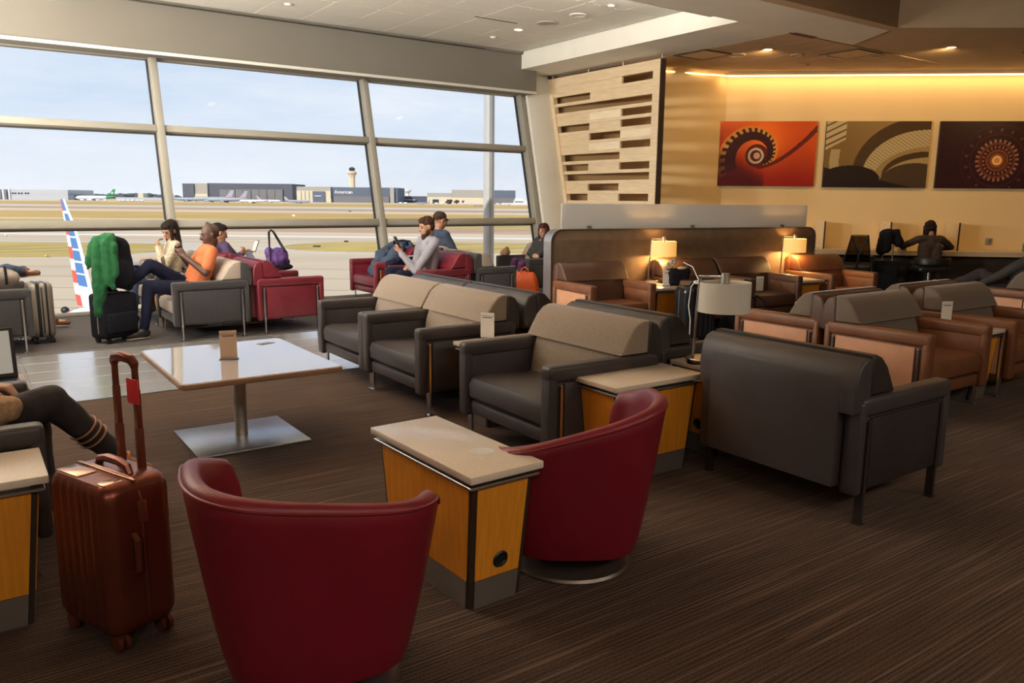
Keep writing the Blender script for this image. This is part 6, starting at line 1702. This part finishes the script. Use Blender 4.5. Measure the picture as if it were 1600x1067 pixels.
jacket_dk = mat('jacket_dark_brown', (0.040, 0.026, 0.022), 0.85, var=0.2, vscale=12)

def headphones(T, HM, s, d):
    part('headphones', MB().tube([HM @ V(-.015, .088 * math.cos(t), .02 + .112 * math.sin(t)) for t in [PI * k / 14 for k in range(15)]], 0.006, 6)
         .ball(HM @ V(-.01, .084, -.004), .014, 8).ball(HM @ V(-.01, -.084, -.004), .014, 8), plastic_black, T)
def phone_at(T, p, rot, nm='phone'):
    pass
def beard(T, HM, s, d):
    mb = MB()
    for c, q in (((.036, 0, -.094), (.056, .054, .042)), ((.058, 0, -.125), (.042, .040, .045)), ((.02, .05, -.066), (.035, .018, .040)), ((.02, -.05, -.066), (.035, .018, .040))): mb.ball(c, q, 10, 0, HM)
    link('beard', fuse(mb.mesh('beard', hair_brown), .008, 3), T)
def ballcap(T, HM, s, d):
    part('cap', MB().lathe([(0.0, .112), (.045, .106), (.078, .080), (.090, .045), (.091, .030), (.086, .030)], 24, M=HM @ Matrix.Translation((-.016, 0, .022)) @ Matrix.Diagonal((1.08, .93, 1, 1)), caps=False), mat('cap_brown', (0.040, 0.026, 0.022), 0.85), T)
    part('cap_brim', MB().loft([[HM @ V(.055 + .075 * t, y_ * .07 * (1 - .25 * t), .052 - .020 * t - .018 * y_ * y_ + z_) for y_ in [-1 + k / 4 for k in range(9)]] + [HM @ V(.055 + .075 * t, y_ * .07 * (1 - .25 * t), .052 - .020 * t - .018 * y_ * y_ + z_ + .005) for y_ in [1 - k / 4 for k in range(9)]] for t, z_ in ((0, 0), (.5, 0), (.85, -.001), (1.0, -.003))]), MATS['cap_brown'], T)

# the man in orange, legs crossed, hands raised
person('man in an orange T-shirt and headphones, legs crossed in the charcoal armchair', (1.90, 8.36, 0), PI, sk_dark, tee_orange, denim, shoe_black, None, 'bald', 0.93, 24, 0.46, (6, 12, 0),
       hands=[(.085, .085, .80), (.10, -.02, .83)], hdirs=[((.45, -.25, .85), (-.2, -.95, 0)), ((.35, .3, .88), (-.3, .9, 0))], elbows=[(-.08, .225, .635), (-.05, -.235, .66)],
       knees=[(.42, .09, .52), (.38, -.02, .715)], feet=[(.50, .10, .075), (.60, .03, .54)], fdirs=[(1, .05, -.05), (.75, .1, .55)], sleeve='short', curl=(45, 50), extra=headphones)
# the woman with the laptop
person('dark-haired woman in a cream lace blouse leaning her face on her hand over a laptop', (1.93, 9.55, 0), PI, sk_tan, lace_cream, denim_blue, shoe_black, hair_black, 'long', 0.88, 8, 0.45, (22, 30, -8),
       hands=[(.12, .07, .83), (.19, -.12, .67)], hdirs=[((-.15, -.45, .85), (-.9, -.1, 0)), ((.9, .2, .1), (0, 0, -1))], elbows=[(.10, .22, .60), None],
       knees=[(.40, .12, .50), (.40, -.06, .58)], feet=[(.42, .12, .06), (.62, .0, .42)], fdirs=[(1, 0, -.05), (.8, 0, -.5)], curl=(35, 40))
laptop('silver laptop with its lid tilted open on the lap of the dark-haired woman', (1.60, 9.50, 0.638), R(90), 118)
laptop('pale upright laptop lid beside the man in orange', (1.88, 9.02, 0.545), R(72), 96, w_=0.28, d_=0.19)
# hidden neighbour with a phone
person('person in a purple top mostly hidden behind the man in orange', (2.70, 9.55, 0), 0, sk_tan, top_purple, black_jean, shoe_black, hair_black, 'short', 0.88, 26, 0.46, (0, 18, 0),
       hands=[(.10, .10, .72), (.00, -.14, .72)], hdirs=[None, ((.6, .2, .75), (-.4, .7, 0))], knees=[(.42, .12, .50), (.42, -.12, .50)], feet=[(.44, .12, .06), (.44, -.12, .06)])
T = thing('phone', 'dark phone held up in a hand beside the man in orange', 'phone', (2.845, 9.405, 0.745), R(20))
part('case', MB().box(-.005, .005, -.037, .037, 0, .145, .004), plastic_black, T, rot=(0, R(25), 0)); part('display', MB().box(-.0062, -.004, -.033, .033, .008, .137), screen_on, T, rot=(0, R(25), 0))
laptop('silver laptop standing half open beside the purple bag', (3.02, 9.60, 0.57), R(60), 120, w_=0.30, d_=0.20)
# bearded man
person('bearded man in a grey-blue shirt looking at his phone in the red armchair', (4.62, 8.44, 0), PI, sk_light, shirt_grey, denim, shoe_brown, hair_brown, 'short', 0.95, 5, 0.45, (0, 14, 0),
       hands=[(.36, .04, .755), (.20, -.10, .56)], hdirs=[((.25, 0, .95), (-.35, -.9, 0)), None], elbows=[(.24, .20, .545), None],
       knees=[(.42, .15, .49), (.42, -.12, .52)], feet=[(.42, .15, .06), (.44, -.12, .06)], extra=beard, curl=(50, 55), wide=1.08)
T = thing('phone', 'black phone tilted in the hand of the bearded man', 'phone', (4.24, 8.40, 0.83), R(180))
part('case', MB().box(-.005, .005, -.037, .037, -.03, .125, .004), plastic_black, T, rot=(0, R(24), 0)); part('display', MB().box(-.0062, -.004, -.033, .033, -.022, .117), screen_dark, T, rot=(0, R(24), 0))
# man in the cap
person('man in a dark cap and navy shirt facing right by the glass', (5.55, 9.66, 0), 0, sk_light, shirt_navy, denim, shoe_brown, hair_brown, 'fade', 0.97, 6, 0.47, (-4, 10, 0), extra=ballcap, wide=1.05)
# woman in the corner
person('auburn-haired woman in a black top and purple leggings with folded arms', (6.93, 9.28, 0), PI, sk_light, top_black, leggings, shoe_black, hair_auburn, 'bob', 0.84, 17, 0.43, (20, 4, 0),
       hands=[(.12, -.07, .61), (.13, .08, .585)], hdirs=[((.1, -1, .1), (-.9, 0, -.2)), ((.1, 1, .05), (-.9, 0, -.2))], poles=[(.2, .8, -.6), (.2, -.8, -.6)],
       knees=[(.36, .12, .47), (.36, -.06, .50)], feet=[(.40, .10, .06), (.42, -.06, .06)])
T = thing('paper_bag', 'crumpled brown paper bag on the armrest beside the woman in purple leggings', 'bag', (6.60, 9.62, 0.57), R(30))
blob('body', [('x', (-.09, .09, -.05, .05, 0, .08), .02), ('c', (-.08, 0, .07), (.05, 0, .10), .03)], mat('kraft_paper', (0.42, 0.27, 0.17), 0.9), T, 0.012, 2, 0.008, 14)
# person at the bottom left
coat_T = person('person in black jeans and beige coat with crossed legs, at the left edge', (-0.22, 3.58, 0), 0, sk_tan, coat_beige, black_jean, None, hair_brown, 'long', 0.95, 12, 0.46, (0, 15, 0),
       hands=[(.26, .10, .63), (.22, -.10, .63)], knees=[(.40, .09, .50), (.46, -.05, .575)], feet=[(.42, .10, .06), (.70, .06, .27)], fdirs=[(1, 0, -.05), (.85, .1, -.45)])
it = [('c', (-.05, -.12, .56), (.30, -.17, .59), .075, .06), ('c', (.05, -.18, .54), (.30, -.20, .38), .06, .055), ('c', (.22, -.19, .50), (.30, -.21, .30), .06, .04), ('c', (.0, .0, .60), (.22, -.05, .625), .06, .05)]
blob('coat_skirt', it, coat_beige, coat_T, 0.012, 4, 0.012, 14)
sm = MB()
for z_, k in ((.455, 0), (.43, 1), (.405, 2)):
    f_ = (.60 - z_) / (.60 - .28); c_ = V(.46 + .24 * f_, -.05 + .11 * f_, .575 - .305 * f_)
    ax = V(.24, .11, -.305).normalized(); a_ = ax.orthogonal().normalized(); b2 = ax.cross(a_)
    sm.tube([c_ + (a_ * math.cos(t) + b2 * math.sin(t)) * .059 for t in [2 * PI * q / 20 for q in range(20)]], .0045, 6, closed=True)
part('ripped_band', sm, sk_tan, coat_T)
sd = MB(); A_ = V(.70, .06, .27); fd = V(.85, .1, -.45).normalized(); n_ = V(-.1, 1, 0).normalized(); dn = fd.cross(n_).normalized()
if dn.z > 0: dn = -dn
rg = [[A_ + dn * (.045 + z_) + fd * (.055 + .125 * math.cos(t)) + n_ * .043 * math.sin(t) for t in [2 * PI * k / 20 for k in range(20)]] for z_ in (0, .018)]
sd.loft(rg)
for q in (.03, .10): sd.tube([A_ + fd * q + n_ * .045 * math.cos(t) + dn * (.045 - .075 * math.sin(t)) for t in [PI * k / 8 for k in range(9)]], .007, 6)
part('sandal', sd, mat('sandal_orange', (0.50, 0.18, 0.06), 0.6), coat_T)
# laptop of the bottom-left traveller on a small wooden tray table
T = thing('tray_table', 'small wooden tray table with a steel leg at the left edge holding a laptop', 'table', (-0.02, 4.24, 0))
part('top', MB().box(-.24, .22, -.18, .18, .505, .525, .006), edge_wood, T); part('leg', MB().cyl((-.12, 0, .012), (-.12, 0, .51), .02, n=12), steel, T); part('base', MB().box(-.26, .05, -.14, .14, 0, .012, .003), steel, T)
laptop('laptop with a pale lit screen and black bezel at the left edge', (0.0, 4.16, 0.525), R(4), 100, w_=0.36, d_=0.235, body=plastic_black, on=True, bezel=plastic_black)
# woman at the counter
p_ = PW @ Vector((3.08, 0.97, 0))
person('woman in a dark jacket seen from behind, writing at the wall counter', tuple(p_), WA + PI / 2, sk_tan, jacket_dk, black_jean, shoe_black, hair_black, 'bob', 0.90, -8, 0.445, (0, 18, 0),
       hands=[(.38, .27, .69), (.36, -.24, .68)], poles=[(-.2, 1, -.3), (-.2, -1, -.3)], knees=[(.36, .12, .44), (.36, -.12, .44)], feet=[(.34, .12, .06), (.34, -.12, .06)], wide=1.1, shirt_len=-.02)
T = thing('tablet_stand', 'small dark tablet on a tilted stand on the counter left of the woman', 'tablet', tuple(PW @ Vector((2.86, 0.40, 0.645))), WA)
part('stand', MB().box(-.06, .06, -.04, .04, 0, .008, .003).tube([(0, .0, .005), (.02, .03, .10)], .008, 6), plastic_black, T); part('panel', MB().box(-.10, .06, -.004, .004, 0, .012, .002), plastic_black, T, loc=(0.02, .03, .11), rot=(R(-60), R(8), 0))
# far left person with crossed legs
person('person with crossed legs in jeans at the far left, mostly outside the frame', (-0.08, 9.46, 0), 0, sk_light, shirt_navy, denim_blue, shoe_brown, hair_brown, 'short', 0.95, 14, 0.46, (0, 10, 0),
       knees=[(.42, .08, .50), (.45, -.14, .64)], feet=[(.80, .02, .085), (.60, .10, .60)], fdirs=[(1, -.1, -.05), (.75, -.62, .1)])
# person at the right edge
person('person in dark trousers with one leg crossed, at the right edge beyond the armchairs', (8.86, 3.62, 0), PI / 2, sk_light, top_black, black_jean, shoe_tan, hair_brown, 'short', 0.92, 20, 0.46, (0, 5, 0),
       knees=[(.40, .10, .51), (.36, .02, .66)], feet=[(.42, .10, .06), (.58, .22, .52)], fdirs=[(1, 0, -.05), (.7, .5, .4)])
T = thing('bottle', 'green bottle on the counter at the right edge', 'bottle', tuple(PW @ Vector((4.72, 0.42, 0.645))), 0)
part('body', MB().lathe([(0, 0), (.034, 0), (.036, .01), (.036, .12), (.014, .17), (.014, .19), (0, .19)], 16, caps=False), mat('bottle_green', (0.03, 0.25, 0.09), 0.2), T)
part('cap', MB().cyl((0, 0, .188), (0, 0, .205), .016, n=12), plastic_white, T)
# denim jacket over the red armchair
T = thing('jacket', 'denim blue jacket thrown over the red armchair by the glass', 'jacket', (4.70, 9.55, 0))
blob('body', [('c', (.16, .22, .72), (-.12, .02, .64), .085, .09), ('c', (-.10, .02, .63), (-.30, -.06, .44), .085, .06), ('c', (.18, .0, .74), (-.05, -.22, .655), .075, .08), ('c', (-.05, -.22, .65), (-.24, -.20, .50), .08, .06), ('c', (-.24, -.16, .50), (-.33, -.12, .40), .05, .03), ('c', (.16, .10, .76), (.22, -.15, .76), .05, .05)], denim_blue, T, 0.013, 3, 0.022, 9)
part('collar', MB().tube([(.10, .12, .80), (.22, .06, .815), (.24, -.08, .81), (.14, -.16, .79)], .025, 8), denim, T)
T = thing('jacket', 'dark navy jacket with a pale stripe bundled on the armrest by the bearded man', 'jacket', (4.62, 8.98, 0.50))
blob('body', [('c', (-.16, -.02, .10), (.12, -.02, .11), .055, .05), ('c', (-.10, -.06, .13), (.16, -.05, .10), .05, .05), ('c', (-.20, .02, .07), (-.05, .03, .09), .05, .05)], denim, T, 0.012, 3, 0.014, 12)
part('stripe', MB().tube([(-.02, -.09, .165), (.06, -.09, .17), (.15, -.08, .145)], .009, 6), plastic_white, T)
